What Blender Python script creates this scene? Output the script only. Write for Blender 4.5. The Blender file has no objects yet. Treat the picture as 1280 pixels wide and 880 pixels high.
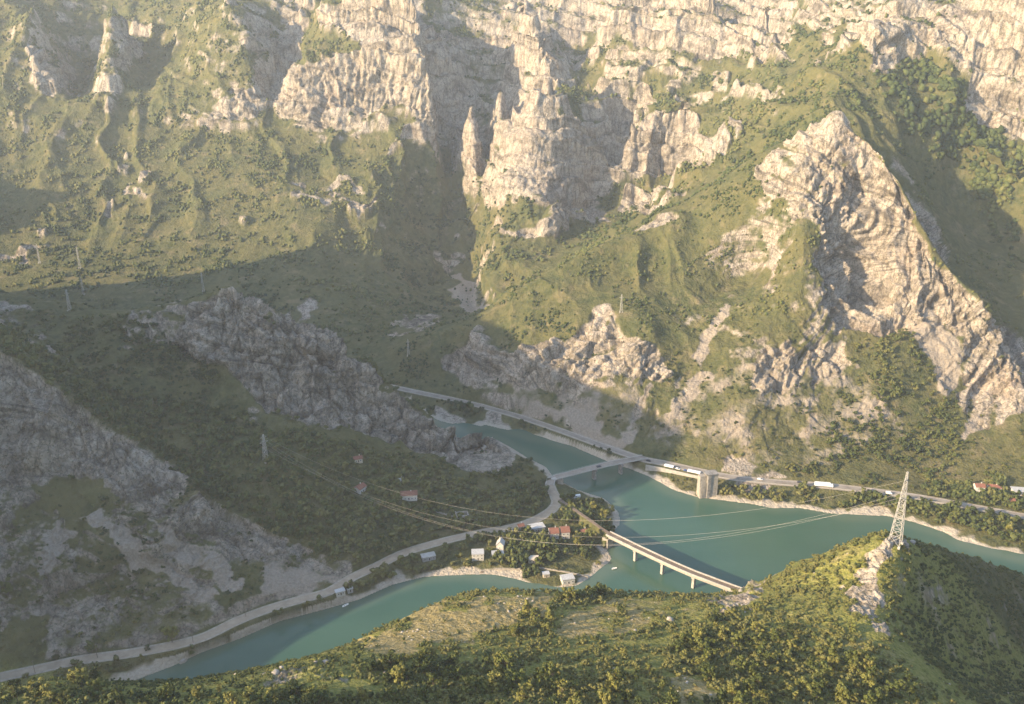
import bpy, math, random
import numpy as np

C = bpy.context.scene
W0, H0, FPX = 1280.0, 880.0, 1050.0
CAMZ, TILT = 350.0, math.radians(20.0)
ct, st = math.cos(TILT), math.sin(TILT)
SUN_AZ, SUN_EL = math.radians(65.0), math.radians(21.0)       # azimuth the light travels towards (from +Y to +X)
sunv = np.array([-math.sin(SUN_AZ)*math.cos(SUN_EL), -math.cos(SUN_AZ)*math.cos(SUN_EL), math.sin(SUN_EL)])

# ---------------------------------------------------------------- camera, world, sun, exposure
cam_d = bpy.data.cameras.new('camera'); cam = bpy.data.objects.new('camera', cam_d)
C.collection.objects.link(cam); C.camera = cam
cam.location = (0, 0, CAMZ); cam.rotation_euler = (math.radians(90)-TILT, 0, 0)
cam_d.sensor_fit = 'HORIZONTAL'; cam_d.sensor_width = 36.0; cam_d.lens = 36.0*FPX/W0
cam_d.clip_start = 1.0; cam_d.clip_end = 20000.0
world = bpy.data.worlds.new('World'); C.world = world; world.use_nodes = True
wn = world.node_tree; bg = wn.nodes['Background']
sky = wn.nodes.new('ShaderNodeTexSky'); sky.sky_type = 'NISHITA'; sky.sun_disc = False
sky.sun_elevation = SUN_EL; sky.sun_rotation = SUN_AZ + math.pi
wn.links.new(sky.outputs[0], bg.inputs[0]); bg.inputs[1].default_value = 0.15
sun_d = bpy.data.lights.new('sun', 'SUN'); sun = bpy.data.objects.new('sun', sun_d); C.collection.objects.link(sun)
sun_d.energy = 4.4; sun_d.angle = math.radians(0.5); sun_d.color = (1.0, 0.76, 0.475)
from mathutils import Vector
sun.rotation_euler = Vector(sunv).to_track_quat('Z', 'Y').to_euler()
C.view_settings.view_transform = 'Standard'; C.view_settings.look = 'None'
C.view_settings.exposure = 1.55; C.view_settings.gamma = 1.0
C.render.engine = 'CYCLES'
cy = C.cycles
cy.use_denoising = True
cy.max_bounces = 4; cy.diffuse_bounces = 2; cy.glossy_bounces = 2; cy.transmission_bounces = 2; cy.volume_bounces = 0
cy.transparent_max_bounces = 4

# ---------------------------------------------------------------- from a pixel of the photograph to a place
def rays(u, v):
    u = np.asarray(u, float); v = np.asarray(v, float)
    x = (u-W0/2)/FPX; y = (H0/2-v)/FPX
    d = ct + y*st
    return x/d, (y*ct-st)/d
def PY(u, v, Y):
    a, b = rays(u, v); return np.array([a*Y, Y, CAMZ+b*Y])
def PZ(u, v, z):
    a, b = rays(u, v); Y = (z-CAMZ)/b; return np.array([a*Y, Y, z])
def project(p):
    X, Y, Z = p[..., 0], p[..., 1], p[..., 2]-CAMZ
    f = Y*ct - Z*st; up = Y*st + Z*ct
    return W0/2 + FPX*X/f, H0/2 - FPX*up/f

# ---------------------------------------------------------------- heightfield: lines of known height, and a linear radial spline through them
LINES = []
def L(*pts):          # pixels with a distance Y
    LINES.append([PY(*p) for p in pts])
def LZ(z, *pts):      # pixels on a level
    LINES.append([PZ(u, v, z) for u, v in pts])
def LW(*pts):         # places
    LINES.append([np.array(p, float) for p in pts])

SHORE_W = [(100,875),(170,850),(215,833),(250,816),(300,798),(350,776),(400,763),(450,749),(490,731),(530,721),(590,718),(635,722),
           (660,731),(690,738),(722,735),(740,720),(766,700),(758,685),(762,670),(775,655),(774,640),(757,622),(724,613),(706,604),
           (692,597),(683,583),(668,576),(650,566),(630,556),(615,546),(590,558),(560,560),(530,548),(490,520),(440,500)]
SHORE_E = [(420,476),(470,490),(520,512),(560,533),(585,540),(606,531),(640,539),(715,557),(760,577),(790,587),(810,595),(840,612),(870,621),
           (900,625),(940,630),(965,635),(1000,635),(1040,642),(1110,645),(1140,652),(1180,665),(1200,677),(1240,687),(1280,697),
           (1380,716),(1520,738)]
SHORE_N = [(1520,800),(1360,745),(1250,736),(1150,732),(1000,750),(850,782),(700,778),(600,790),(450,862),(330,890),(180,930)]
LAKE = [PZ(u, v, 0.0)[:2] for u, v in SHORE_W+SHORE_E+SHORE_N]
LZ(0.3, *SHORE_W); LZ(0.3, *SHORE_E); LZ(0.3, *SHORE_N)
LZ(-7, (230,850),(330,822),(450,790),(560,752),(640,748),(720,758),(800,738))
LZ(-9, (650,552),(720,585),(790,625),(850,665),(960,690),(1100,690),(1300,720))
ROAD_W = [(-40,855),(40,838),(100,825),(160,817),(220,806),(258,795),(290,779),(330,763),(380,748),(410,740),(440,722),(470,708),(500,693),
          (530,683),(560,675),(600,666),(640,659),(668,650),(690,637),(696,626),(690,614),(687,606)]
ROAD_E = [(470,479),(525,491),(560,498),(600,507),(650,521),(700,538),(750,556),(800,573),(830,579),(870,588),(910,596),(950,601),(1000,605),
          (1040,608),(1100,615),(1150,622),(1200,631),(1250,640),(1320,653)]
ROADZ = 7.0
LZ(ROADZ, *ROAD_W); LZ(ROADZ, *ROAD_E)
# foreground hill
L((0,858,228),(60,848,232),(120,852,232),(170,860,232),(240,853,236),(300,848,240),(345,841,243),(400,830,247),(420,827,252))
L((426,808,285),(470,787,312),(530,759,340),(570,744,372),(640,740,382),(720,740,388),(800,741,388),(880,741,380),(930,738,372),(960,728,370),
  (1000,706,366),(1060,684,362),(1100,672,358),(1135,672,362),(1165,682,392),(1210,690,430),(1280,712,470))
L((0,885,212),(300,885,212),(640,885,222),(900,885,230),(1000,885,238))
L((560,826,266),(700,830,266),(850,850,252))
L((500,800,292),(640,790,303),(760,780,315),(880,770,325),(960,760,328),(1040,742,342))
L((850,800,300),(940,815,288),(1010,830,274))
L((1119,668,356),(1110,694,345),(1095,722,335),(1085,760,312),(1110,800,292),(1150,850,266),(1175,885,250),(1220,935,232))
L((1180,760,362),(1180,840,322))
L((1280,740,450),(1280,800,415),(1280,885,350))
# left mountain
L((-90,372,560),(-40,405,552),(0,440,545),(25,453,541),(70,484,535),(120,519,530),(170,559,526),(215,589,522),(270,630,515),(330,665,508),(380,690,503),(425,706,499))
L((0,600,503),(60,596,503),(120,591,501),(180,612,499),(230,642,498))
L((0,720,440),(100,720,452),(200,720,462),(300,725,466))
# forest slope behind it
L((-40,385,700),(0,400,690),(50,412,680),(100,440,655),(200,520,597),(300,600,541))
L((330,572,562),(400,560,592),(480,558,640),(560,570,652),(600,574,665))
L((400,640,531),(440,612,575),(500,618,572),(560,600,618),(640,600,630),(662,586,650))
L((450,690,506),(550,670,545),(600,640,576))
L((140,500,612),(230,575,560),(330,650,520))
# middle spur
L((0,362,765),(60,375,740),(110,390,715),(150,392,700),(200,388,690),(245,381,682),(268,361,681),(292,362,681),(312,380,681),(340,392,682),(380,405,684),
  (420,430,688),(460,455,690),(500,482,692),(540,505,692),(570,524,691),(600,527,694),(612,537,697))
L((160,428,668),(230,464,655),(260,493,642),(300,498,640),(360,503,645),(420,509,655),(470,513,665),(520,526,672),(560,552,674),(598,567,678))
LW((-640,930,78),(-500,880,70),(-350,840,55),(-220,820,30))
# the ridge and green slope over the east road
L((1045,134,900),(1010,165,905),(950,210,925),(900,240,925),(860,270,920),(800,296,912),(740,311,905),(700,330,895),(660,362,885),(630,386,880),(600,402,878),
  (560,412,880),(520,425,885),(490,445,880),(440,470,860))
L((560,470,838),(640,428,815),(700,415,805),(765,399,800),(820,415,775))
L((590,485,806),(650,478,775),(700,468,765),(760,468,750),(810,480,735))
L((740,360,858),(850,330,868),(940,270,888))
L((930,345,862),(882,405,797),(852,470,748),(842,530,700),(833,562,677))
L((1045,134,900),(1020,190,880),(1000,260,850),(980,330,815),(952,400,775),(932,450,745),(930,520,690),(940,582,648))
L((1040,270,842),(1045,330,812))
L((1062,420,762),(1040,500,710),(1000,560,667))
L((1045,134,900),(1090,164,878),(1130,222,850),(1170,282,822),(1200,330,800),(1235,372,775),(1242,392,765))
L((1042,290,828),(1046,340,802),(1050,398,778)); L((1084,300,848),(1088,350,828),(1090,390,800))
L((1110,398,780),(1180,396,772),(1215,420,755))
L((1060,158,935),(1085,190,920),(1110,215,905),(1150,265,878),(1190,328,848),(1225,378,820),(1255,410,795))
L((1075,142,1005),(1110,150,1005),(1160,200,1012),(1205,245,1015),(1252,292,985),(1285,380,860),(1266,430,780))
L((1060,110,1050),(1110,122,1035),(1160,150,1042),(1230,215,1035),(1295,290,985),(1340,340,920))
L((1130,70,1120),(1200,120,1060),(1280,180,1000),(1380,240,960))
L((1105,16,1120),(1112,60,1108))
L((1120,0,1190),(1200,0,1200),(1280,0,1150),(1400,0,1120)); L((1200,60,1130),(1280,60,1100),(1380,90,1060))
L((1280,450,742),(1280,560,657)); L((1232,480,735),(1230,560,662)); L((1168,400,778),(1170,440,752),(1135,500,706),(1150,560,667))
L((1130,470,722),(1110,520,690))
L((1380,420,800),(1380,560,690))
L((1160,606,625),(1240,612,606),(1300,620,600))
# band of green slope behind the peak
L((860,206,1100),(950,140,1122),(1000,100,1142),(1060,60,1152),(1100,38,1152))
L((900,215,1040),(950,190,1040),(1000,150,1040),(1035,120,1030))
L((810,250,1110),(860,232,1060))
# gorge and its two sides
L((530,262,1300),(536,300,1245)); L((545,345,1190),(520,360,1120))
L((560,405,960),(590,388,1070),(588,360,1140),(598,325,1232),(588,280,1322),(552,235,1405),(555,180,1455),(605,132,1530),(630,100,1580),(622,50,1650),(600,0,1730))
L((520,0,1480),(545,60,1420),(547,132,1385),(505,165,1340),(495,200,1310),(487,250,1240),(445,300,1160),(430,345,1090),(440,380,1010))
L((330,141,1400),(400,141,1376),(470,136,1372),(547,138,1376))
L((365,75,1428),(450,60,1412),(540,60,1408))
L((400,50,1460),(450,46,1450),(520,40,1446)); L((400,0,1520),(450,0,1505),(520,0,1480))
L((0,368,1000),(150,352,1045),(300,362,1030),(400,372,1020))
L((0,300,1130),(100,300,1145),(250,300,1150),(400,290,1150))
L((0,240,1215),(100,250,1215),(250,220,1260),(400,220,1285))
L((0,190,1290),(100,180,1320),(200,160,1360),(300,160,1370))
L((45,0,1530),(33,50,1468),(65,100,1408),(62,128,1388)); L((-40,0,1560),(-20,80,1440),(0,130,1360))
L((10,0,1580),(8,60,1490))
L((104,0,1720),(108,50,1640),(100,105,1550),(88,140,1430))
L((140,0,1550),(138,60,1475),(125,125,1392))
L((205,0,1700),(195,60,1600),(168,112,1480)); L((238,0,1600),(238,60,1500),(230,100,1440))
L((290,0,1540),(315,50,1462),(322,105,1402))
L((388,0,1660),(370,50,1580),(353,100,1500),(339,136,1430))
L((590,113,1398),(592,150,1372),(590,200,1345),(588,236,1310)); L((625,112,1440),(622,165,1380),(612,230,1300))
L((607,120,1520),(607,160,1480),(606,200,1420),(604,245,1350)); L((568,120,1500),(566,170,1450),(566,230,1360)); L((645,112,1530),(640,140,1470),(634,170,1410))
L((685,104,1338),(660,150,1310),(640,190,1282),(620,225,1260),(612,290,1190),(615,340,1100))
L((685,104,1338),(715,140,1330),(745,175,1322),(770,205,1318))
L((650,145,1430),(700,115,1460),(745,155,1440))
L((782,190,1410),(762,232,1345),(735,272,1232),(702,306,1150),(668,342,1082),(630,375,1050))
L((650,250,1210),(682,282,1170)); L((640,300,1150),(655,325,1105))
L((640,0,1580),(655,40,1530),(680,80,1480),(698,100,1440))
L((752,0,1730),(741,50,1660),(713,97,1550))
L((790,160,1342),(855,122,1340)); L((783,216,1318),(850,206,1312)); L((862,128,1400),(880,150,1360))
L((870,200,1270),(905,165,1250)); L((900,200,1180),(930,175,1170))
L((720,110,1430),(800,100,1440),(880,90,1420)); L((770,132,1385),(900,128,1332))
L((765,52,1525),(830,45,1515),(885,42,1500)); L((765,0,1560),(830,0,1560),(893,0,1520))
L((925,0,1700),(938,45,1630),(953,88,1510)); L((962,0,1480),(962,60,1420)); L((982,0,1640),(986,35,1560),(980,70,1440))
L((1010,30,1400),(1060,0,1360))
# the land outside the picture
LW((-1200,2000,600),(-600,2000,580),(0,2000,570),(600,2000,580),(1200,2000,600)); LW((-1200,2400,620),(0,2400,620),(1200,2400,620))
LW((1000,1100,480),(900,800,260),(1000,600,200)); LW((1300,1000,600),(1400,600,420))
LW((560,200,90),(480,60,170),(300,-100,300)); LW((900,200,60),(900,-200,200)); LW((-1300,1500,520),(-1300,1100,260))
LW((0,60,264),(0,120,200)); LW((-90,60,205),(-110,120,188),(-190,160,158)); LW((90,60,255),(110,120,200),(190,160,148),(300,200,95))
LW((0,-6,322),(60,-80,345),(200,-220,400),(350,-450,440)); LW((-140,-60,225),(-60,-200,270),(60,-450,330)); LW((-300,-400,150),(-700,-450,150)); LW((400,-400,430),(900,-500,380))
# crest of the mountain west of the frame, as high as its shadow says: from the shadow's edge back towards the sun
def crest(*pts, line=((-570,545),(-0.36,0.933))):
    out = []
    (cx, cy), (dx, dy) = line
    for u, v, Y in pts:
        P = PY(u, v, Y)
        A = np.array([[sunv[0], -dx],[sunv[1], -dy]]); t, s = np.linalg.solve(A, np.array([cx-P[0], cy-P[1]]))
        out.append(P + t*sunv)
    return out
CREST = crest((250,800,428),(610,703,516),(868,560,683),(800,497,722),(690,440,795),(640,408,830),(560,375,1035),(440,292,1150),(300,312,1090),(180,345,1060),(0,372,1000))
LINES.append(crest((0,236,1225),(80,238,1225),(140,243,1240), line=((-960,1110),(-0.36,0.933))))
CREST = [c + np.array(o) for c, o in zip(CREST, [(0,-6,-12)]+[(0,0,0)]*10)]
LINES.append(CREST)
KNOLL = crest((425,828,252),(560,826,266),(700,830,266),(850,850,252), line=((-230,60),(-0.42,0.907)))
LINES.append(KNOLL)
LW((-300,140,165),(-250,150,160)); LW((-430,-60,150),(-380,60,150))
LW((-640,300,130),(-900,500,300),(-1000,760,200)); LW((-745,985,55),(-860,945,110),(-960,915,140),(-1080,880,180)); LW((-830,1010,110),(-930,985,130),(-1020,950,150)); LW((-935,1040,150),(-1040,1000,190)); LW((-800,0,130),(-1200,300,280)); LW((-1200,-300,120),(-1500,-400,150))
print([k.round() for k in KNOLL], [c.round() for c in CREST])
def dense(lines, step):
    out = []
    for ln in lines:
        for i in range(len(ln)-1):
            a, b = ln[i], ln[i+1]
            n = max(1, int(np.linalg.norm((b-a)[:2])/step + 0.5))
            for k in range(n): out.append(a+(b-a)*k/n)
        out.append(ln[-1])
    return np.array(out)

ctrl = dense(LINES, 20.0)
# drop near-duplicates
keep = []; seen = {}
for p in ctrl:
    k = (round(p[0]/7), round(p[1]/7))
    if k in seen: continue
    seen[k] = 1; keep.append(p)
ctrl = np.array(keep)
def rbf_fit(p):
    n = len(p); d = np.sqrt(((p[:, None, :2]-p[None, :, :2])**2).sum(-1))
    A = np.zeros((n+3, n+3)); A[:n, :n] = d - np.eye(n)*(-1.2)*0 
    A[:n, :n] += -1.5*np.eye(n)      # a little smoothing (kernel -r)
    A[:n, :n] *= 1.0
    P = np.c_[np.ones(n), p[:, :2]/1000]; A[:n, n:] = P; A[n:, :n] = P.T
    return np.linalg.solve(A, np.r_[p[:, 2], 0, 0, 0])
coef = rbf_fit(ctrl)
def rbf(X, Y):
    n = len(ctrl); out = np.empty(X.size, np.float32); x = X.ravel().astype(np.float32); y = Y.ravel().astype(np.float32)
    cx, cyy = ctrl[:, 0].astype(np.float32), ctrl[:, 1].astype(np.float32); w = coef[:n].astype(np.float32)
    for s in range(0, x.size, 8192):
        dx = x[s:s+8192, None]-cx; dy = y[s:s+8192, None]-cyy
        np.multiply(dx, dx, out=dx); np.multiply(dy, dy, out=dy); dx += dy; np.sqrt(dx, out=dx)
        out[s:s+8192] = dx @ w
    out += (coef[n] + coef[n+1]*x/1000 + coef[n+2]*y/1000).astype(np.float32)
    return out.reshape(X.shape)
class Grid:
    def __init__(s, x0, x1, y0, y1, d):
        s.x0, s.y0, s.d = x0, y0, d
        s.nx = int((x1-x0)/d)+1; s.ny = int((y1-y0)/d)+1
        xs = x0+np.arange(s.nx)*d; ys = y0+np.arange(s.ny)*d
        X, Y = np.meshgrid(xs, ys); s.h = rbf(X, Y).astype(np.float64)
    def __call__(s, X, Y):      # Catmull-Rom
        fx = np.clip((X-s.x0)/s.d, 1.001, s.nx-2.999); fy = np.clip((Y-s.y0)/s.d, 1.001, s.ny-2.999)
        ix = fx.astype(int); iy = fy.astype(int); tx = fx-ix; ty = fy-iy
        def cr(t): return (-.5*t+t*t-.5*t**3, 1-2.5*t*t+1.5*t**3, .5*t+2*t*t-1.5*t**3, -.5*t*t+.5*t**3)
        wx, wy = cr(tx), cr(ty); out = np.zeros(np.shape(X))
        for j in range(4):
            r = np.zeros(np.shape(X))
            for i in range(4): r += wx[i]*s.h[iy+j-1, ix+i-1]
            out += wy[j]*r
        return out
    def gauss(s, n=1):
        h = s.h
        for _ in range(n):
            p = np.pad(h, 1, mode='edge'); h = (p[:-2, 1:-1]+2*h+p[2:, 1:-1])/4
            p = np.pad(h, 1, mode='edge'); h = (p[1:-1, :-2]+2*h+p[1:-1, 2:])/4
        s.h = h
        return s
import time
_t = time.time()
G = Grid(-1150, 1150, 100, 2200, 5.0).gauss(1)
print('grid', len(ctrl), time.time()-_t)

# ---------------------------------------------------------------- noise (numpy)
_rs = np.random.RandomState(7); _T = _rs.rand(64, 64, 64).astype(np.float32)*2-1
def vnoise(x, y, z):
    x = np.asarray(x, np.float32); y = np.asarray(y, np.float32); z = np.asarray(z, np.float32)
    xi = np.floor(x).astype(np.int32); yi = np.floor(y).astype(np.int32); zi = np.floor(z).astype(np.int32)
    fx, fy, fz = x-xi, y-yi, z-zi
    fx = fx*fx*(3-2*fx); fy = fy*fy*(3-2*fy); fz = fz*fz*(3-2*fz)
    x0, x1 = xi & 63, (xi+1) & 63; y0, y1 = yi & 63, (yi+1) & 63; z0, z1 = zi & 63, (zi+1) & 63
    def q(zz):
        a = _T[x0, y0, zz]; b = _T[x1, y0, zz]; c = _T[x0, y1, zz]; d = _T[x1, y1, zz]
        ab = a+(b-a)*fx; cd = c+(d-c)*fx
        return ab+(cd-ab)*fy
    q0 = q(z0); q1 = q(z1)
    return q0+(q1-q0)*fz
def _rot(x, y, z):
    return .36*x+.48*y-.80*z, -.80*x+.60*y, .48*x+.64*y+.60*z
def fbm(x, y, z, n=4, g=0.5):
    o = 0; a = 1.0; t = 0
    for i in range(n):
        x, y, z = _rot(x, y, z)
        o = o + a*vnoise(x+17.3*i, y-9.1*i, z+5.7*i); t += a; a *= g; x, y, z = x*2.03, y*2.03, z*2.03
    return o/t*1.3
def ridged(x, y, z, n=3, g=0.55):
    o = 0; a = 1.0; t = 0; wgt = 1.0
    for i in range(n):
        r = 1-np.abs(vnoise(x+11.3*i, y+3.1*i, z-7.7*i))*1.5; r = r*r*wgt; wgt = np.clip(r*1.6, 0, 1)
        o = o + a*r; t += a; a *= g; x, y, z = _rot(x, y, z); x, y, z = x*2.1, y*2.1, z*2.1
    return o/t*2-1
def sstep(a, b, x):
    t = np.clip((x-a)/(b-a), 0, 1); return t*t*(3-2*t)
def seg_dist(px, py, line):
    d = np.full(np.shape(px), 1e9)
    for (ax, ay), (bx, by) in zip(line[:-1], line[1:]):
        vx, vy = bx-ax, by-ay; t = np.clip(((px-ax)*vx+(py-ay)*vy)/(vx*vx+vy*vy+1e-9), 0, 1)
        d = np.minimum(d, np.hypot(px-ax-t*vx, py-ay-t*vy))
    return d
def inpoly(px, py, poly):
    c = np.zeros(np.shape(px), bool); n = len(poly)
    for i in range(n):
        x1, y1 = poly[i]; x2, y2 = poly[i-1]
        c ^= ((y1 > py) != (y2 > py)) & (px < (x2-x1)*(py-y1)/(y2-y1+1e-12)+x1)
    return c

_wr = np.random.RandomState(21).rand(32, 32, 32, 6).astype(np.float32)
def facets(x, y, z):
    """broken rock: every cell is a flat face with its own tilt; also the gap towards the next cell"""
    xi, yi, zi = np.floor(x).astype(np.int32), np.floor(y).astype(np.int32), np.floor(z).astype(np.int32)
    best = np.full(x.shape, 9., np.float32); sec = best.copy(); val = np.zeros(x.shape, np.float32)
    for a in (-1, 0, 1):
        for b in (-1, 0, 1):
            for c in (-1, 0, 1):
                w = _wr[(xi+a) & 31, (yi+b) & 31, (zi+c) & 31]
                dx, dy, dz = x-(xi+a+w[..., 0]), y-(yi+b+w[..., 1]), z-(zi+c+w[..., 2]); d = dx*dx+dy*dy+dz*dz
                t = 1.5*(dx*(w[..., 3]-.5)+dy*(w[..., 4]-.5)+dz*(w[..., 5]-.5))+.55*(w[..., 3]-.5)
                n = d < best; sec = np.where(n, best, np.minimum(sec, d)); val = np.where(n, t, val); best = np.where(n, d, best)
    return val, np.sqrt(sec)-np.sqrt(best)

# ---------------------------------------------------------------- fan-shaped sampling of the visible land, dense where it faces the camera
NA, NR = 1250, 1250
A1 = np.linspace(-0.86, 0.86, NA)
NF = 2600
YF = 185*np.exp(np.linspace(0, math.log(2150/185), NF))
hf = np.empty((NF, NA))
for j in range(0, NA, 125):
    aa, yy = np.meshgrid(A1[j:j+125], YF); hf[:, j:j+125] = G(aa*yy, yy)
bf = (hf-CAMZ)/YF[:, None]
db = np.diff(bf, axis=0)
vis = bf >= np.maximum.accumulate(bf, axis=0)-0.004
w = np.where(vis[1:], np.abs(db), 0.15*np.abs(db)) + 0.00035
k = 25
wp = np.pad(w, ((0, 0), (k, k)), mode='edge'); cs = np.cumsum(np.pad(wp, ((0, 0), (1, 0))), axis=1)
w = (cs[:, 2*k+1:]-cs[:, :-2*k-1])/(2*k+1)
cw = np.vstack([np.zeros(NA), np.cumsum(w, axis=0)]); cw /= cw[-1]
tt = np.linspace(0, 1, NR); YR = np.empty((NR, NA))
for j in range(NA): YR[:, j] = np.interp(tt, cw[:, j], YF)
XR = YR*A1[None, :]
ZR = G(XR, YR)
e = 2.5
gx = (G(XR+e, YR)-G(XR-e, YR))/(2*e); gy = (G(XR, YR+e)-G(XR, YR-e))/(2*e)
slope = np.hypot(gx, gy)
nz = 1/np.sqrt(1+slope**2); nx, ny = -gx*nz, -gy*nz
U, V = project(np.stack([XR, YR, ZR], -1))

# ---------------------------------------------------------------- what grows and what is bare: outlines read in the photograph, carried by the land itself
wsc = sstep(380, 640, YR)
def _w(o):
    return wsc*(26*fbm(XR/70+o, YR/70, ZR/70, 2)+15*fbm(XR/19+o, YR/19, ZR/19, 3)) + (1-wsc)*(20*fbm(XR/22+o, YR/22, ZR/22, 3)+16*fbm(XR/6+o, YR/6, ZR/6, 3))
wu = U + _w(0); wv = V + _w(50)
rock = 0.10+0.55*sstep(0.75, 1.5, slope); dry = np.zeros_like(rock); wood = np.full_like(rock, 0.45)
def paint(arr, val, ylo, yhi, *poly):
    xs = [p[0] for p in poly]; ys = [p[1] for p in poly]
    m = (YR > ylo) & (YR < yhi) & (wu > min(xs)) & (wu < max(xs)) & (wv > min(ys)) & (wv < max(ys))
    i = np.nonzero(m)
    k = inpoly(wu[i], wv[i], poly); arr[i[0][k], i[1][k]] = val
FAR = (930, 3000)
R = lambda v, *p: paint(rock, v, 930, 3000, *p)
R(.28, (-60,-60),(340,-60),(330,60),(300,140),(180,170),(60,190),(-60,210))
R(.95, (25,40),(60,60),(78,110),(66,132),(50,112),(28,75)); R(.6, (125,35),(170,20),(180,45),(160,90),(148,132),(122,122),(132,70)); R(.35, (80,-20),(140,-20),(130,80),(100,150),(75,140))
R(.5, (250,-20),(330,-20),(340,30),(320,80),(335,145),(300,110),(310,60))
R(.75, (335,-40),(400,-40),(370,60),(345,140),(332,140),(345,60))
R(.97, (300,150),(338,70),(372,55),(410,20),(450,-40),(525,-40),(552,60),(562,145),(530,140),(480,140),(440,150),(400,142),(345,150))
R(.12, (368,62),(398,28),(440,45),(450,52),(425,72),(392,82)); R(.2, (470,165),(440,150),(500,138),(540,145),(520,160))
R(.55, (548,-40),(650,-40),(668,60),(640,120),(610,240),(600,330),(560,330),(500,265),(500,190),(565,145),(556,60))
R(.18, (490,200),(520,180),(590,230),(605,300),(575,350),(500,330),(470,280))
R(.9, (582,118),(592,108),(602,160),(598,240),(578,235))
R(.85, (615,120),(640,100),(686,96),(720,135),(770,180),(795,200),(775,235),(735,270),(705,310),(650,320),(615,320),(608,250),(640,190),(612,180))
R(.15, (600,260),(640,240),(690,275),(690,330),(640,370),(600,360)); R(.97, (610,275),(660,285),(705,300),(700,308),(655,300),(610,292))
R(.95, (640,-40),(662,-40),(700,90),(715,100),(690,105),(655,60))
R(.62, (662,-40),(752,-40),(742,60),(712,105),(690,70))
R(.68, (748,-40),(905,-40),(950,80),(935,95),(880,75),(800,75),(742,70))
R(.55, (700,110),(745,70),(800,75),(880,80),(950,95),(955,150),(870,150),(790,165),(715,150))
R(.1, (700,145),(745,75),(790,48),(800,60),(770,82),(740,120),(722,150)); R(.1, (795,150),(830,112),(880,88),(945,90),(950,105),(885,104),(850,124)); R(.15, (868,118),(920,112),(960,140),(930,165),(875,160))
R(1., (775,222),(773,196),(790,160),(858,118),(866,180),(850,212)); R(.95, (862,150),(905,160),(935,150),(940,185),(885,215),(858,235),(790,285),(775,270),(830,230))
R(.1, (700,315),(770,245),(830,200),(850,210),(800,245),(765,280),(725,310))
R(.66, (905,-40),(1010,-40),(1000,30),(970,90),(955,85),(930,40))
R(.16, (800,296),(862,214),(950,140),(1000,90),(1050,45),(1100,45),(1112,90),(1110,135),(1045,122),(960,205),(900,240),(862,268))
R(.7, (995,-40),(1110,-40),(1118,70),(1090,62),(1085,30),(1030,50),(1005,40)); R(.8, (1035,60),(1065,50),(1060,62),(1040,75)); R(.9, (1000,100),(1012,75),(1018,78),(1006,104))
R(.74, (1108,-40),(1400,-40),(1400,170),(1285,160),(1258,140),(1215,80),(1170,62),(1140,65),(1112,85))
R(.08, (1110,80),(1165,64),(1205,90),(1240,150),(1290,190),(1300,330),(1255,330),(1200,240),(1150,170),(1112,130))
R(.75, (1225,100),(1262,140),(1285,170),(1275,185),(1245,160),(1215,120))
R(.9, (345,218),(380,216),(480,228),(482,236),(400,228),(342,222)); R(.93, (355,240),(375,232),(430,246),(478,248),(482,262),(420,262),(370,256))
R(.85, (135,212),(160,205),(182,218),(170,228),(140,222)); R(.85, (138,268),(150,258),(162,270),(150,282)); R(.85, (-40,345),(30,318),(80,292),(84,297),(30,335),(-40,360)); R(.8, (298,262),(304,258),(308,270),(300,274))
R(.75, (368,372),(395,366),(398,385),(370,392)); R(.8, (470,430),(530,405),(560,415),(500,445)); R(.7, (560,300),(590,330),(610,380),(580,390))
M = lambda v, *p: paint(rock, v, 640, 930, *p)
M(.10, (500,430),(640,380),(760,300),(960,195),(1000,180),(960,240),(900,290),(920,340),(860,420),(800,420),(760,396),(640,428),(560,470),(500,470))
M(.85, (560,465),(640,425),(700,412),(765,394),(835,420),(840,470),(800,485),(700,474),(650,485),(585,492))
M(.5, (585,492),(650,485),(700,474),(800,485),(860,520),(900,600),(800,572),(700,535),(600,505))
M(.25, (600,495),(680,480),(720,500),(700,530),(620,508)); M(.2, (720,490),(800,500),(790,540),(740,520))
M(.51, (1047,126),(985,190),(950,228),(930,262),(905,300),(930,350),(885,400),(850,440),(838,480),(845,530),(900,520),(960,470),(1010,420),(1062,408),(1110,396),(1240,390),(1200,330),(1130,222))
M(.8, (950,225),(990,180),(1047,126),(1090,175),(1060,230),(1030,270),(980,250),(965,240)); M(1., (1035,262),(1090,225),(1132,224),(1200,325),(1212,390),(1110,398),(1050,408),(1030,340))
M(.36, (870,310),(930,262),(965,245),(1040,335),(1000,420),(930,450),(860,470),(845,440))
M(.25, (985,270),(1030,275),(1030,330),(1000,350),(970,310)); M(.15, (850,400),(880,385),(875,450),(855,460)); M(.3, (920,280),(960,290),(950,330),(925,330))
M(.97, (1185,318),(1236,375),(1238,410),(1210,422),(1186,395))
M(.43, (840,560),(850,480),(960,430),(1060,410),(1090,500),(1140,560),(1140,600),(1000,600),(900,590))
M(.08, (1068,410),(1110,398),(1140,400),(1165,470),(1190,510),(1210,600),(1060,600),(1120,560),(1085,480))
M(.92, (930,460),(990,440),(1010,470),(975,500),(935,490)); M(.85, (1000,440),(1060,420),(1070,470),(1030,500))
M(.9, (1212,425),(1285,385),(1300,490),(1245,515),(1215,560),(1205,520)); M(.35, (1245,560),(1300,500),(1300,570),(1215,612),(1220,590))
M(.06, (1085,175),(1047,126),(1110,130),(1180,200),(1260,290),(1250,340),(1235,360),(1200,330),(1130,222))
R(.05, (1060,120),(1110,128),(1190,190),(1275,290),(1270,345),(1235,365),(1180,320),(1100,170))
paint(rock, .92, 610, 930, (880,575),(920,568),(980,585),(1000,598),(920,594))
D = lambda v, ylo, yhi, *p: paint(dry, v, ylo, yhi, *p)
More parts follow.
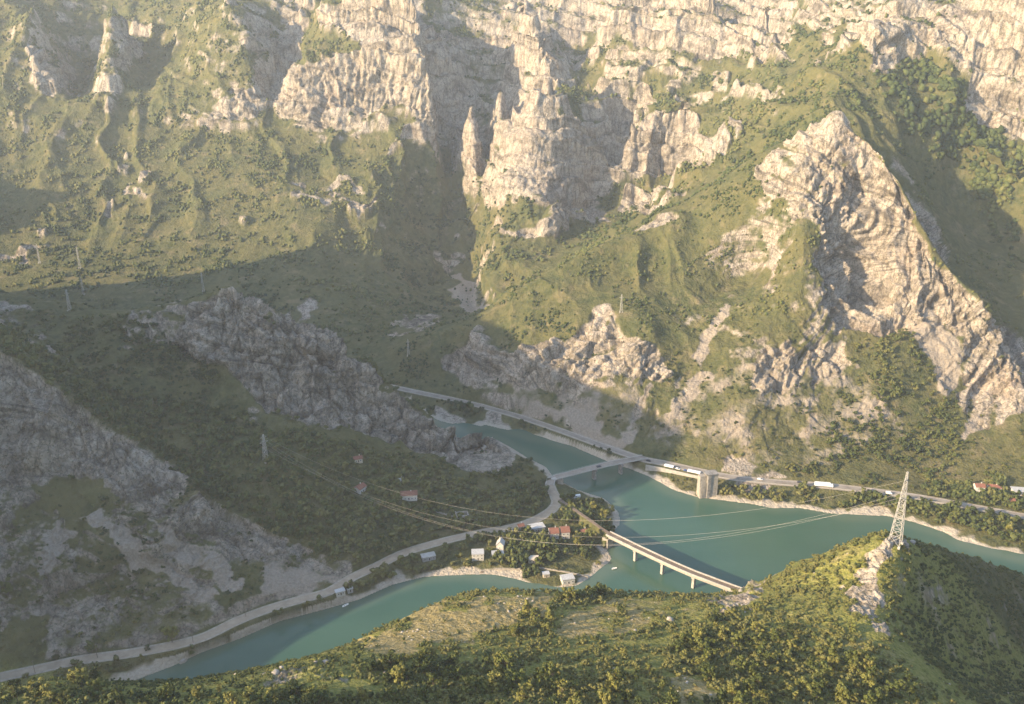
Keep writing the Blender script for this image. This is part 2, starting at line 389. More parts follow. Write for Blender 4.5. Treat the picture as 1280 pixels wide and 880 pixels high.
D(1, 600, 930, (1140,392),(1178,388),(1204,432),(1195,505),(1165,470),(1150,430)); D(1, 600, 930, (862,470),(895,455),(905,480),(870,515),(848,548),(822,542),(838,505))
D(1, 600, 930, (1004,480),(1012,480),(1016,530),(1024,572),(1012,570),(1006,520)); D(.9, 600, 930, (870,440),(890,380),(905,390),(890,450))
D(.8, 600, 930, (1212,520),(1224,518),(1218,560),(1206,560)); D(.42, 600, 930, (850,490),(960,450),(1075,470),(1110,560),(1060,590),(870,560)); D(.38, 600, 930, (590,490),(720,480),(860,520),(850,570),(700,530))
D(.9, 600, 930, (640,510),(720,515),(810,555),(800,567),(720,540),(640,518))
D(.9, 930, 2000, (565,335),(590,340),(610,375),(590,388),(572,360))
rock = np.where(dry > .5, .5, rock)
# middle spur, left mountain
S = lambda v, *p: paint(rock, v, 590, 800, *p)
wz = (YR > 400) & (YR < 745) & (U < 690) & (V > 395) & (XR < 40)
rock[wz] = .06; wood[wz] = 1.0
S(.96, (150,388),(245,376),(268,356),(312,356),(420,424),(500,484),(570,536),(612,530),(626,562),(598,569),(558,554),(520,526),(420,510),(300,499),(240,472),(226,440),(160,428))
S(.97, (470,462),(520,495),(575,530),(622,524),(640,572),(598,586),(556,574),(510,545),(460,522))
S(.3, (330,395),(350,400),(350,430),(335,425)); S(.5, (150,388),(225,384),(220,440),(160,428)); S(.6, (300,505),(345,510),(345,535),(300,530)); S(.75, (-40,380),(40,390),(60,420),(100,440),(40,420),(-40,410))
ly = np.interp(A1, *zip(*sorted([(p[0]/p[1], p[1]) for p in LINES[[i for i, l in enumerate(LINES) if abs(l[0][1]-560) < 1 and abs(l[1][1]-552) < 1][0]]])))
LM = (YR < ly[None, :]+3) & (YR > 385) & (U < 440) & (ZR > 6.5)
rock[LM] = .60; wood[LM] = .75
F = lambda v, *p: paint(rock, v, 380, 560, *p)
F(.93, (-60,430),(25,448),(120,515),(215,585),(235,615),(190,615),(120,592),(60,590),(-60,600)); F(.25, (40,600),(110,592),(150,610),(130,640),(60,640)); F(.8, (135,600),(230,620),(330,660),(440,710),(330,700),(200,650))
F(.3, (80,640),(120,650),(170,700),(140,720),(90,690)); F(.2, (-40,770),(60,780),(60,830),(-40,850)); F(.25, (150,690),(190,690),(220,730),(180,730)); F(.3, (250,740),(330,700),(360,730),(290,760))
D(.9, 380, 560, (100,640),(130,640),(190,690),(270,740),(260,760),(200,720),(150,690)); D(.8, 380, 560, (180,640),(260,690),(310,730),(290,745),(230,700)); D(.8, 380, 560, (40,690),(70,640),(90,660),(60,730)); D(.7, 380, 560, (330,700),(430,705),(400,735),(320,755))
# foreground hill
FHm = YR < ly[None, :]-100
FHm = ((YR < 372) & (ZR > 20) & (V > 660)) | ((U > 1090) & (V > 668) & (YR < 500) & (ZR > 12))
rock[FHm] = .16; wood[FHm] = .55; dry[FHm] = .25
H = lambda v, *p: paint(rock, v, 180, 480, *p)
H(.97, (1050,742),(1090,698),(1112,672),(1132,678),(1112,705),(1098,725),(1090,770),(1130,800),(1110,800),(1070,765)); H(.27, (1098,722),(1130,684),(1170,720),(1180,780),(1140,800),(1100,775)); H(.42, (930,745),(1060,742),(1070,790),(960,790))
H(.36, (1100,790),(1140,800),(1190,880),(1150,890),(1120,840)); H(.85, (890,745),(935,728),(960,735),(930,765),(880,775)); H(.2, (1165,740),(1230,760),(1240,820),(1180,820)); H(.6, (330,840),(420,826),(440,850),(340,860)); H(.6, (430,800),(470,785),(450,810))
H(.5, (630,742),(735,735),(740,745),(640,775),(600,790)); H(.6, (600,880),(520,870),(540,850))
D(.72, 180, 480, (430,805),(520,760),(640,742),(735,740),(660,775),(590,795),(480,820)); D(.62, 180, 480, (700,800),(720,770),(820,748),(840,755),(780,785),(720,810)); D(.8, 180, 480, (830,855),(880,840),(900,870),(850,890))
paint(wood, .05, 180, 480, (430,805),(520,760),(640,742),(735,740),(660,770),(590,790),(500,810)); paint(wood, .15, 180, 480, (700,800),(720,770),(820,748),(850,755),(780,785),(720,810))
paint(wood, 1.0, 180, 480, (860,885),(830,800),(900,770),(1000,800),(1060,790),(1160,885)); paint(wood, .9, 180, 480, (-60,900),(-60,840),(420,828),(860,850),(860,900)); paint(wood, .8, 180, 480, (640,800),(650,770),(720,745),(800,742),(780,755),(720,765),(690,800))
paint(wood, .5, 180, 480, (1100,690),(1300,690),(1300,900),(1180,900))
paint(wood, 1.3, 540, 720, (880,600),(1000,612),(1120,624),(1300,660),(1300,690),(1180,655),(1000,632),(880,618)); paint(wood, .9, 600, 830, (520,495),(640,525),(800,580),(840,600),(790,585),(640,535),(560,515)); paint(wood, 1.2, 480, 640, (1150,600),(1300,590),(1300,690),(1190,660))
paint(wood, 1.3, 480, 600, (690,600),(770,620),(770,665),(740,700),(640,710),(640,680))
paint(wood, .12, 600, 700, (240,470),(300,500),(420,512),(520,530),(600,575),(590,592),(510,552),(420,530),(300,520))
paint(wood, 1.0, 600, 930, (1068,410),(1140,400),(1165,470),(1190,510),(1210,605),(900,600),(860,560),(1000,575),(1085,500)); paint(wood, .42, 600, 930, (840,560),(850,480),(960,470),(1060,480),(1000,560))
paint(wood, .95, 900, 1300, (1110,80),(1165,64),(1205,90),(1240,150),(1290,190),(1300,330),(1255,330),(1200,240),(1150,170),(1112,130))
paint(wood, 0.05, 640, 1100, (1085,175),(1047,126),(1110,130),(1180,200),(1260,290),(1250,330),(1200,300),(1130,222))

# ---------------------------------------------------------------- relief: gullies, ribs, beds
def blur(a, n):
    for _ in range(n):
        p = np.pad(a, 1, mode='edge'); a = (p[:-2, 1:-1]+p[2:, 1:-1]+p[1:-1, :-2]+p[1:-1, 2:]+2*a)/6
    return a
nrm = np.stack([nx, ny, nz], -1)
road_d = np.minimum(seg_dist(XR, YR, [PZ(u, v, ROADZ)[:2] for u, v in ROAD_W]), seg_dist(XR, YR, [PZ(u, v, ROADZ)[:2] for u, v in ROAD_E]))
flat = sstep(6, 30, road_d)*sstep(1.0, 18, ZR)                     # calm by roads and shores
rock_b = blur(rock, 10)
rough = sstep(.2, .85, rock_b)
steep = sstep(.2, .8, slope)
sc = np.where(LM, .62, .34+.66*sstep(330, 760, YR))
wx = XR+30*fbm(XR/90, YR/90, ZR/90, 3); wy = YR+30*fbm(XR/90+7, YR/90, ZR/90, 3); wz_ = ZR+20*fbm(XR/70, YR/70+9, ZR/70, 2)
farm = sstep(620, 900, YR)
big = ridged(wx/190, wy/210, wz_/500, 2)
gul = ridged(wx/46+.25*wy/46, wy/190, wz_/190, 3)                   # gullies running down the slopes
mid = ridged(wx/60, wy/60, wz_/140, 4, .6)
rib = ridged(wx/17, wy/17, wz_/70, 3, .6)
fold = sstep(135, 185, ZR+12*fbm(XR/60, YR/60, ZR/60, 2))
spur = (XR > 40) & (YR < 960) & (YR > 600)
dip = np.where(spur, (-.58*XR+.81*ZR+60)*(1-fold)+(.49*XR+.87*ZR-120)*fold, np.where(XR > 360, ZR*.87+.45*XR, ZR+.12*XR))
bed = dip+np.where(spur, 11, 16)*fbm(XR/80, YR/80, ZR/80, 3)
bed = bed+9*vnoise(bed/23, bed/57, bed*0)
def steps(t, per):                                                  # ledges
    f = (t/per) % 1.0; return sstep(0, .3, f)-sstep(.3, 1.0, f)
smask = np.where(spur, .9, sstep(-.25, .35, fbm(XR/95, YR/95, ZR/95, 3)+.05))
strata = (steps(bed, 21)+.5*steps(bed+3, 8.7))*smask
blk = fbm(XR/11, YR/11, ZR/11, 4, .6)
fac = np.zeros_like(XR); rkm = np.nonzero(rough > .02)
fx_, fy_, fz_ = wx[rkm]*.5+XR[rkm]*.5, wy[rkm]*.5+YR[rkm]*.5, ZR[rkm]
for wl, am in ((34., 6.5), (13., 4.2), (5.5, 2.2)):
    q = np.where(sc[rkm] < .7, wl*.6, wl) if False else wl
    v1, v2 = facets((fx_/q).astype(np.float32), (fy_/q).astype(np.float32), (fz_/(q*1.7)).astype(np.float32))
    fac[rkm] += am*(v1-.35*(1-sstep(0, .12, v2)))
cliffm = np.zeros_like(rock); paint(cliffm, 1., 640, 930, (1038,268),(1090,235),(1132,232),(1200,325),(1212,390),(1110,398),(1050,408),(1030,340)); paint(cliffm, 1., 1300, 1450, (300,140),(345,75),(540,70),(556,140),(470,138)); cliffm = blur(cliffm, 4)
lmg = LM*sstep(12, 40, ZR)*(ridged(wx/34+.3*wy/34, wy/150, ZR/150, 3, .6)*5.5+mid*3.5)
disp = lmg + farm*(big*13*steep*(.55+.45*rough) + gul*6.5*steep*(.25+.75*(1-rough))) + mid*(1.6+4.5*rough)*steep*sc + rib*(.3+rough*np.where(YR > 940, .5, 2.2))*steep*sc + strata*rough*steep*np.where(spur, 4.8, 6.2)*sc*(1-.8*cliffm)+farm*cliffm*np.where(YR > 940, 2.5, 8)*(ridged(wx/13, wy/13, ZR/150, 3, .5)-.2)
disp += blk*(.5+1.2*rough)*sc + fac*rough*sc*(.35+.65*steep)*np.where(((YR > 615) & (YR < 720) & (U < 650)) | LM, np.where(LM, 1.3, 1.7), 1.0)
pin = (YR > 1180) & (U > 560) & (U < 790) & (V > 90) & (V < 250); disp = disp*(1-.45*blur(pin*1.0, 5))
disp *= flat*sstep(4, 30, np.hypot(XR-PY(1045,134,900)[0], YR-900))
nk = np.nonzero(YR < 520)                                           # finer stones close by
xn, yn, zn = XR[nk], YR[nk], ZR[nk]
disp[nk] += flat[nk]*(.6*ridged(xn/3.1, yn/3.1, zn/3.1, 2)*rough[nk] + .35*fbm(xn/1.7, yn/1.7, zn/1.7, 2)*(.3+rough[nk]))
per = 29.0; ph = (bed/per) % 1.0                                   # ledges and walls of the far mountain
terr = per*(sstep(0, .42, ph)-ph)*.92*sstep(930, 1010, YR)*sstep(.2, .45, rock_b)*(1-cliffm)*sstep(-.5, 0., fbm(XR/120, YR/120, ZR/120, 2)+.12)*sstep(.3, .7, slope)
P = np.stack([XR, YR, ZR+terr], -1) + nrm*disp[..., None]
rw = sstep(9.5, 5.0, road_d) if False else 1-sstep(5.0, 10.0, road_d)
P[..., 2] = P[..., 2]*(1-rw)+(ROADZ-.06)*rw
lake_in = inpoly(XR, YR, LAKE)
P[..., 2] = np.where(lake_in, np.minimum(P[..., 2], -.6), np.where((ZR > 0), np.maximum(P[..., 2], .25), P[..., 2]))

def grid_mesh(name, v, nr, nc, attrs):
    me = bpy.data.meshes.new(name); v = v.reshape(-1, 3)
    me.vertices.add(len(v)); me.vertices.foreach_set('co', v.astype(np.float32).ravel())
    i = np.arange(nr*nc).reshape(nr, nc)
    q = np.stack([i[:-1, :-1], i[:-1, 1:], i[1:, 1:], i[1:, :-1]], -1).reshape(-1, 4)
    me.loops.add(q.size); me.loops.foreach_set('vertex_index', q.ravel().astype(np.int32))
    me.polygons.add(len(q)); me.polygons.foreach_set('loop_start', (np.arange(len(q))*4).astype(np.int32))
    me.polygons.foreach_set('use_smooth', np.ones(len(q), bool))
    for k, val in attrs.items():
        at = me.attributes.new(k, 'FLOAT', 'POINT'); at.data.foreach_set('value', np.broadcast_to(val, (nr, nc)).astype(np.float32).ravel())
    me.update()
    o = bpy.data.objects.new(name, me); C.collection.objects.link(o); o['kind'] = 'structure'
    return o
# bare rock where the finished land is steep, plants on ledges and flats
du = P[1:-1, 2:]-P[1:-1, :-2]; dv = P[2:, 1:-1]-P[:-2, 1:-1]
nn = np.cross(du, dv); nn /= np.linalg.norm(nn, axis=-1, keepdims=True)+1e-9
NZ = np.pad(np.abs(nn[..., 2]), 1, mode='edge'); NZb = blur(NZ, 2)
spot = fbm(XR/14, YR/14, ZR/14, 4, .65); spot2 = fbm(XR/50, YR/50, ZR/50, 3)
rb = blur(rock, 4)
rk = rb + (.62-NZb)*.75*sstep(.1, .3, rb) + .42*spot*sstep(.02, .2, rb)*(1.1-.55*rb) + .16*spot2 - .10*smask*0 - np.where(spur, .42, .26)*(steps(bed+5, 21)-.45)*smask*sstep(.3, .5, rb)*(1-.7*sstep(.93, 1., rb)) - np.where(spur, .2, .12)*(steps(bed+2, 8.7)-.4)*sstep(.3, .5, rb)
rock_s = sstep(.36, .62, rk)
dry_b = blur(dry, 5); dry_s = sstep(.3, .7, dry_b+.35*spot*sstep(.05, .3, dry_b))
fac[(YR > 620) & (YR < 720) & (U < 640)] *= 1.0
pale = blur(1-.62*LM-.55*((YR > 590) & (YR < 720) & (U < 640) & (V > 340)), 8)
shore_d = seg_dist(XR, YR, LAKE+LAKE[:1]); rim = (1-sstep(3.5, 6.5, shore_d+7.5*fbm(XR/13, YR/13, ZR/13, 3)))*(P[..., 2] < 5)
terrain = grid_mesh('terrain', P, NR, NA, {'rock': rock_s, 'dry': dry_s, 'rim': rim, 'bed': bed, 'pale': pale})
xs = np.arange(-1600, 1601, 20.); ys = np.arange(-560, 2320, 20.)
X2, Y2 = np.meshgrid(xs, ys); Z2 = rbf(X2, Y2).astype(float)
Z2 += 9*ridged(X2/150, Y2/150, Z2/300, 3)*(np.hypot(X2, Y2) > 120)
ins = (np.abs(X2) < .85*Y2-12) & (Y2 > 215) & (Y2 < 2110); Z2[ins] -= 70
ins = (np.abs(X2) < .86*Y2+30) & (Y2 > 170) & ~ins; Z2[ins] -= 5
hills = grid_mesh('hills', np.stack([X2, Y2, Z2], -1), len(ys), len(xs), {'rock': np.full_like(Z2, .35), 'dry': np.full_like(Z2, .1), 'rim': Z2*0, 'bed': Z2, 'pale': Z2*0+1})

# ---------------------------------------------------------------- materials
def mat(name, col=(.5,.5,.5), rough=.8, metal=0.0):
    m = bpy.data.materials.new(name); m.use_nodes = True
    b = m.node_tree.nodes['Principled BSDF']; b.inputs['Base Color'].default_value = (*col, 1); b.inputs['Roughness'].default_value = rough
    b.inputs['Metallic'].default_value = metal; b.inputs['Specular IOR Level'].default_value = .25
    return m
class NT:
    def __init__(s, m): s.m = m; s.t = m.node_tree; s.b = s.t.nodes['Principled BSDF']
    def n(s, kind, **kw):
        o = s.t.nodes.new(kind)
        for k, v in kw.items(): setattr(o, k, v)
        return o
    def link(s, a, b): s.t.links.new(a, b)
    def attr(s, name): return s.n('ShaderNodeAttribute', attribute_name=name).outputs['Fac']
    def pos(s): return s.n('ShaderNodeNewGeometry').outputs['Position']
    def scaled(s, sock, sc, rot=(0,0,0)):
        m = s.n('ShaderNodeMapping'); m.inputs['Scale'].default_value = sc; m.inputs['Rotation'].default_value = rot; s.link(sock, m.inputs['Vector']); return m.outputs[0]
    def noise(s, vec, scale, detail=4, rough=.6, dist=0):
        o = s.n('ShaderNodeTexNoise'); o.inputs['Scale'].default_value = scale; o.inputs['Detail'].default_value = detail; o.inputs['Roughness'].default_value = rough; o.inputs['Distortion'].default_value = dist
        s.link(vec, o.inputs['Vector']); return o.outputs[0]
    def ramp(s, sock, *stops):
        r = s.n('ShaderNodeValToRGB'); e = r.color_ramp.elements
        while len(e) < len(stops): e.new(.5)
        for el, (p, c) in zip(e, stops):
            el.position = p; el.color = (*c, 1) if isinstance(c, tuple) else (c, c, c, 1)
        s.link(sock, r.inputs[0]); return r.outputs[0]
    def mix(s, fac, a, b, mode='MIX'):
        m = s.n('ShaderNodeMix', data_type='RGBA', blend_type=mode)
        for sock, v in ((m.inputs[0], fac), (m.inputs[6], a), (m.inputs[7], b)):
            if hasattr(v, 'is_linked'): s.link(v, sock)
            elif isinstance(v, tuple): sock.default_value = (*v, 1)
            else: sock.default_value = v
        return m.outputs[2]
    def math(s, op, a, b=0.0, c=None):
        m = s.n('ShaderNodeMath', operation=op)
        for i, v in enumerate((a, b) if c is None else (a, b, c)):
            if hasattr(v, 'is_linked'): s.link(v, m.inputs[i])
            else: m.inputs[i].default_value = v
        return m.outputs[0]
    def bump(s, h, dist, strength=1.0):
        b = s.n('ShaderNodeBump'); b.inputs['Distance'].default_value = dist; b.inputs['Strength'].default_value = strength
        s.link(h, b.inputs['Height']); s.link(b.outputs[0], s.b.inputs['Normal'])
    def base(s, c): s.link(c, s.b.inputs['Base Color'])

def make_land():
    m = mat('land', rough=.95); t = NT(m); m.node_tree.nodes['Principled BSDF'].inputs['Specular IOR Level'].default_value = .1
    p = t.pos(); rk = t.attr('rock'); dr = t.attr('dry')
    n1 = t.noise(p, .02, 6, .65); n2 = t.noise(p, .12, 5, .65); n3 = t.noise(p, .6, 4, .65); n4 = t.noise(t.scaled(p, (.22,.22,.03)), 1.0, 5, .65); n5 = t.noise(t.scaled(p, (.012,.012,.22), (.12,.06,0)), 1.0, 4, .6)
    bed = t.attr('bed'); cb = t.n('ShaderNodeCombineXYZ'); t.link(t.math('MULTIPLY', bed, .16), cb.inputs[2]); sx = t.n('ShaderNodeVectorMath', operation='MULTIPLY_ADD'); t.link(p, sx.inputs[0]); sx.inputs[1].default_value = (.014,.014,.0); t.link(cb.outputs[0], sx.inputs[2])
    n5 = t.noise(sx.outputs[0], 1.0, 5, .65)
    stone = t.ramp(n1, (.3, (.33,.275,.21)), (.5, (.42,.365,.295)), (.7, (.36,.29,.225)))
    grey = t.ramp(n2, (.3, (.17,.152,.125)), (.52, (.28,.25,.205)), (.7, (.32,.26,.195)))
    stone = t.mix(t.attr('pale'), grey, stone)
    stone = t.mix(.85, stone, t.ramp(n4, (.30, .36), (.50, 1.0), (.66, 1.14)), 'MULTIPLY')        # dark water streaks
    stone = t.mix(.85, stone, t.ramp(n5, (.36, .36), (.47, .95), (.62, 1.12)), 'MULTIPLY')        # beds
    stone = t.mix(.7, stone, t.ramp(n2, (.33, .6), (.5, 1.0)), 'MULTIPLY')
    for vs, dk in (((.055,.055,.030), .5), ((.19,.19,.11), .55)):
        vo = t.n('ShaderNodeTexVoronoi', feature='DISTANCE_TO_EDGE'); vo.inputs['Scale'].default_value = 1.0
        wv_ = t.n('ShaderNodeVectorMath', operation='MULTIPLY_ADD'); nn_ = t.n('ShaderNodeTexNoise'); nn_.inputs['Scale'].default_value = .25; nn_.inputs['Detail'].default_value = 3; t.link(p, nn_.inputs['Vector'])
        t.link(nn_.outputs['Color'], wv_.inputs[0]); wv_.inputs[1].default_value = (.5,.5,.4); t.link(t.scaled(p, vs), wv_.inputs[2]); t.link(wv_.outputs[0], vo.inputs['Vector'])
        stone = t.mix(.8, stone, t.ramp(vo.outputs['Distance'], (.0, dk), (.07, 1.0)), 'MULTIPLY')      # joints
    stone = t.mix(t.ramp(n3, (.56, 0.0), (.64, .8)), stone, (.06,.066,.026))                      # tufts in cracks
    near = t.n('ShaderNodeSeparateXYZ'); t.link(p, near.inputs[0])
    isnear = t.ramp(t.math('DIVIDE', near.outputs[1], 1000.0), (.395, 1.0), (.405, 0.0))
    green = t.ramp(n2, (.3, (.038,.052,.018)), (.5, (.082,.091,.035)), (.7, (.138,.130,.054)))
    green = t.mix(t.ramp(n1, (.4, 0.0), (.65, .6)), green, (.150,.130,.052))
    green = t.mix(t.ramp(t.noise(p, .045, 5, .7), (.55, 0.0), (.68, .55)), green, (.24,.19,.11))
    meadow = t.ramp(n3, (.3, (.10,.115,.026)), (.5, (.20,.20,.052)), (.7, (.29,.26,.09)))
    green = t.mix(isnear, green, meadow)
    straw = t.ramp(n3, (.3, (.17,.135,.05)), (.5, (.30,.24,.10)), (.7, (.40,.33,.19)))
    scree = t.ramp(n3, (.3, (.23,.195,.155)), (.7, (.37,.32,.255)))
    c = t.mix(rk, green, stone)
    c = t.mix(dr, c, t.mix(isnear, scree, straw))
    ring = t.attr('rim')
    c = t.mix(ring, c, t.ramp(n3, (.3, (.36,.31,.24)), (.7, (.52,.46,.37))))
    t.base(c)
    h = t.math('ADD', t.math('MULTIPLY', n2, 2.2), t.math('ADD', t.math('MULTIPLY', n3, .6), t.math('MULTIPLY', n4, 1.4)))
    t.bump(h, 2.2, .9)
    return m
LAND = make_land()
terrain.data.materials.append(LAND); hills.data.materials.append(LAND)

def make_water():
    m = mat('water', rough=.10); t = NT(m); b = t.b
    p = t.pos(); n1 = t.noise(t.scaled(p, (.006,.014,.01), (0,0,.5)), 1.0, 4, .55); n2 = t.noise(t.scaled(p, (.5,.35,.35)), 1.0, 4, .65); n3 = t.noise(t.scaled(p, (.03,.08,.05), (0,0,.6)), 1.0, 4, .6)
    deep = t.ramp(n1, (.35, (.030,.080,.054)), (.65, (.044,.100,.068)))
    c = t.mix(t.attr('shallow'), deep, (.085,.125,.085)); t.base(c)
    t.link(t.ramp(n3, (.35, .05), (.65, .22)), b.inputs['Roughness'])
    b.inputs['IOR'].default_value = 1.333; b.inputs['Specular IOR Level'].default_value = .5
    t.bump(n2, .18, .6)
    return m
WATER = make_water()
lx = np.concatenate([[-1500, -700], np.arange(-420, 640, 3.5), [900, 1700]]); ly_ = np.concatenate([[150, 300], np.arange(350, 850, 3.5), [1000, 1300]])
LX, LY = np.meshgrid(lx, ly_); sd = seg_dist(LX, LY, LAKE+LAKE[:1])
lake = grid_mesh('lake', np.stack([LX, LY, LX*0], -1), len(ly_), len(lx), {'shallow': (1-sstep(1, 15, sd+5*fbm(LX/30, LY/30, LX*0, 2)))*.85}); lake.data.materials.append(WATER)

# ---------------------------------------------------------------- haze
def make_haze(density):
    import bmesh
    bm = bmesh.new(); bmesh.ops.create_cube(bm, size=1.0); me = bpy.data.meshes.new('haze')
    for v in bm.verts: v.co = ((v.co.x)*3300, v.co.y*2960+880, v.co.z*740+350)
    bm.to_mesh(me); bm.free(); o = bpy.data.objects.new('haze', me); C.collection.objects.link(o); o['kind'] = 'stuff'
    m = bpy.data.materials.new('air'); m.use_nodes = True; nt = m.node_tree; nt.nodes.remove(nt.nodes['Principled BSDF'])
    pv = nt.nodes.new('ShaderNodeVolumePrincipled'); pv.inputs['Color'].default_value = (.84,.92,1.0,1); pv.inputs['Density'].default_value = density; pv.inputs['Anisotropy'].default_value = .1
    nt.links.new(pv.outputs[0], nt.nodes['Material Output'].inputs['Volume']); me.materials.append(m)
    return o
HAZE = make_haze(.0001)

# ---------------------------------------------------------------- looking things up on the land
PU, PV = project(P)
PB = (P[..., 2]-CAMZ)/P[..., 1]
VIS = PB >= np.maximum.accumulate(PB, axis=0)-.006
def ground(x, y):
    x = np.atleast_1d(np.asarray(x, float)); y = np.atleast_1d(np.asarray(y, float)); out = np.empty(len(x))
    for k in range(len(x)):
        j = int(np.clip(round((x[k]/y[k]+.86)/1.72*(NA-1)), 0, NA-1)); out[k] = np.interp(y[k], P[:, j, 1], P[:, j, 2])
    return out
def spot_at(u, v):
    """the place on the land that the photograph shows at a pixel"""
    d = np.hypot(PU-u, PV-v)+np.where(VIS, 0, 1e4); k = np.unravel_index(np.argmin(d), d.shape); p = P[k].copy(); return p
def tag(o, label, cat, group=None):
    o['label'] = label; o['category'] = cat
    if group: o['group'] = group
    return o
def link(name, me, parent=None, m=None):
    o = bpy.data.objects.new(name, me); C.collection.objects.link(o)
    if parent is not None: o.parent = parent
    if m is not None and not me.materials: me.materials.append(m)
    return o
def empty(name, loc, rz=0.0):
    o = bpy.data.objects.new(name, None); C.collection.objects.link(o); o.location = loc; o.rotation_euler = (0, 0, rz); o.empty_display_size = .5; return o
def raw_mesh(name, v, f, tint=None, smooth=False):
    """v (n,3), f (m,k) all faces of one size"""
    me = bpy.data.meshes.new(name); f = np.asarray(f)
    me.vertices.add(len(v)); me.vertices.foreach_set('co', np.asarray(v, np.float32).ravel())
    me.loops.add(f.size); me.loops.foreach_set('vertex_index', f.ravel().astype(np.int32))
    me.polygons.add(len(f)); me.polygons.foreach_set('loop_start', (np.arange(len(f))*f.shape[1]).astype(np.int32))
    if smooth: me.polygons.foreach_set('use_smooth', np.ones(len(f), bool))
    if tint is not None:
        at = me.attributes.new('tint', 'FLOAT', 'POINT'); at.data.foreach_set('value', np.asarray(tint, np.float32))
    me.update(); return me
rng = np.random.RandomState(11)

def leaf_material(name, dark, mid_, light, use_object):
    m = mat(name, rough=.75); t = NT(m); m.node_tree.nodes['Principled BSDF'].inputs['Specular IOR Level'].default_value = .15
    f = t.n('ShaderNodeObjectInfo').outputs['Random'] if use_object else t.attr('tint')
    n = t.noise(t.pos(), .9, 3, .6)
    f = t.math('ADD', f, t.math('MULTIPLY', t.math('SUBTRACT', n, .5), .9))
    t.base(t.ramp(f, (.12, dark), (.5, mid_), (.95, light)))
    return m
LEAF = leaf_material('leaves', (.036,.052,.016), (.078,.095,.028), (.140,.136,.044), False)
LEAF1 = leaf_material('tree leaves', (.036,.052,.017), (.105,.125,.032), (.20,.19,.052), True)
BARK = mat('bark', (.12,.095,.07), .9)

# ---------------------------------------------------------------- clumps
def ico():
    import bmesh
    bm = bmesh.new(); bmesh.ops.create_icosphere(bm, subdivisions=1, radius=1); bm.verts.ensure_lookup_table()
    v = np.array([x.co[:] for x in bm.verts]); f = np.array([[x.index for x in p.verts] for p in bm.faces]); bm.free(); return v, f
IV, IF = ico()          # subdivisions=1 is the plain 12-corner solid
def ico2():
    import bmesh
    bm = bmesh.new(); bmesh.ops.create_icosphere(bm, subdivisions=2, radius=1); bm.verts.ensure_lookup_table()
    v = np.array([x.co[:] for x in bm.verts]); f = np.array([[x.index for x in p.verts] for p in bm.faces]); bm.free(); return v, f
IV2, IF2 = ico2()
def far_clump(k):
    r = np.random.RandomState(100+k); v = IV2.copy(); v *= (1+.8*(r.rand(len(v), 1)-.5)); v += .22*r.randn(*v.shape); v *= [.8+.5*r.rand(), .8+.5*r.rand(), .8+.6*r.rand()]; v[:, 2] += .6; v[v[:, 2] < -.1, 2] = -.1; return v, IF2
def card_clump(k, n, lobes, size, squat=1.0, core=True):
    """n leaf-spray faces (as triangles) through several lobes, about 1 unit in radius, standing on z = 0"""
    r = np.random.RandomState(300+k); V = []; F = []
    L_ = [np.r_[r.randn(2)*.42, .55+.75*r.rand()] for _ in range(lobes)]; R_ = .38+.28*r.rand(lobes)
    for i in range(n):
        q = i % lobes; d = r.randn(3); d /= np.linalg.norm(d)+1e-9; rad = R_[q]*(.55+.5*r.rand()**.5)
        c = L_[q]+d*rad*[1, 1, .85]; c[2] = max(c[2], .04)*1.0
        a = np.cross(d, r.randn(3)); a /= np.linalg.norm(a)+1e-9; b = np.cross(d+.7*r.randn(3)*.6, a); b /= np.linalg.norm(b)+1e-9
        s = size*(.6+.8*r.rand()); o = len(V)
        V += [c-a*s-b*s*.5, c+a*s*.7-b*s*.7, c+a*s*.8+b*s*.6, c-a*s*.5+b*s*.9]; F += [(o, o+1, o+2), (o, o+2, o+3)]
    V = np.array(V); F = np.array(F)
    if core:
        for q in range(lobes):
            o = len(V); V = np.vstack([V, IV*R_[q]*.8*(1+.3*(r.rand(12, 1)-.5))+L_[q]]); F = np.vstack([F, IF+o])
    V[:, 2] *= squat; V[:, 2] = np.maximum(V[:, 2], -.05)
    return V, F
def merge(temps, pos, size, rz, tints, which):
    Vs, Fs, Ts, o = [], [], [], 0
    for k, (v, f) in enumerate(temps):
        i = np.nonzero(which == k)[0]
        if not len(i): continue
        c, s = np.cos(rz[i])[:, None], np.sin(rz[i])[:, None]; sz = size[i]
        x = v[None, :, 0]*sz[:, None, 0]; y = v[None, :, 1]*sz[:, None, 0]; z = v[None, :, 2]*sz[:, None, 1]
        w = np.stack([x*c-y*s, x*s+y*c, z], -1)+pos[i][:, None, :]
        Vs.append(w.reshape(-1, 3)); n = len(v); Fs.append((f[None]+(np.arange(len(i))*n)[:, None, None]+o).reshape(-1, 3)); o += n*len(i)
        Ts.append(np.repeat(tints[i], n))
    return np.vstack(Vs), np.vstack(Fs), np.concatenate(Ts)

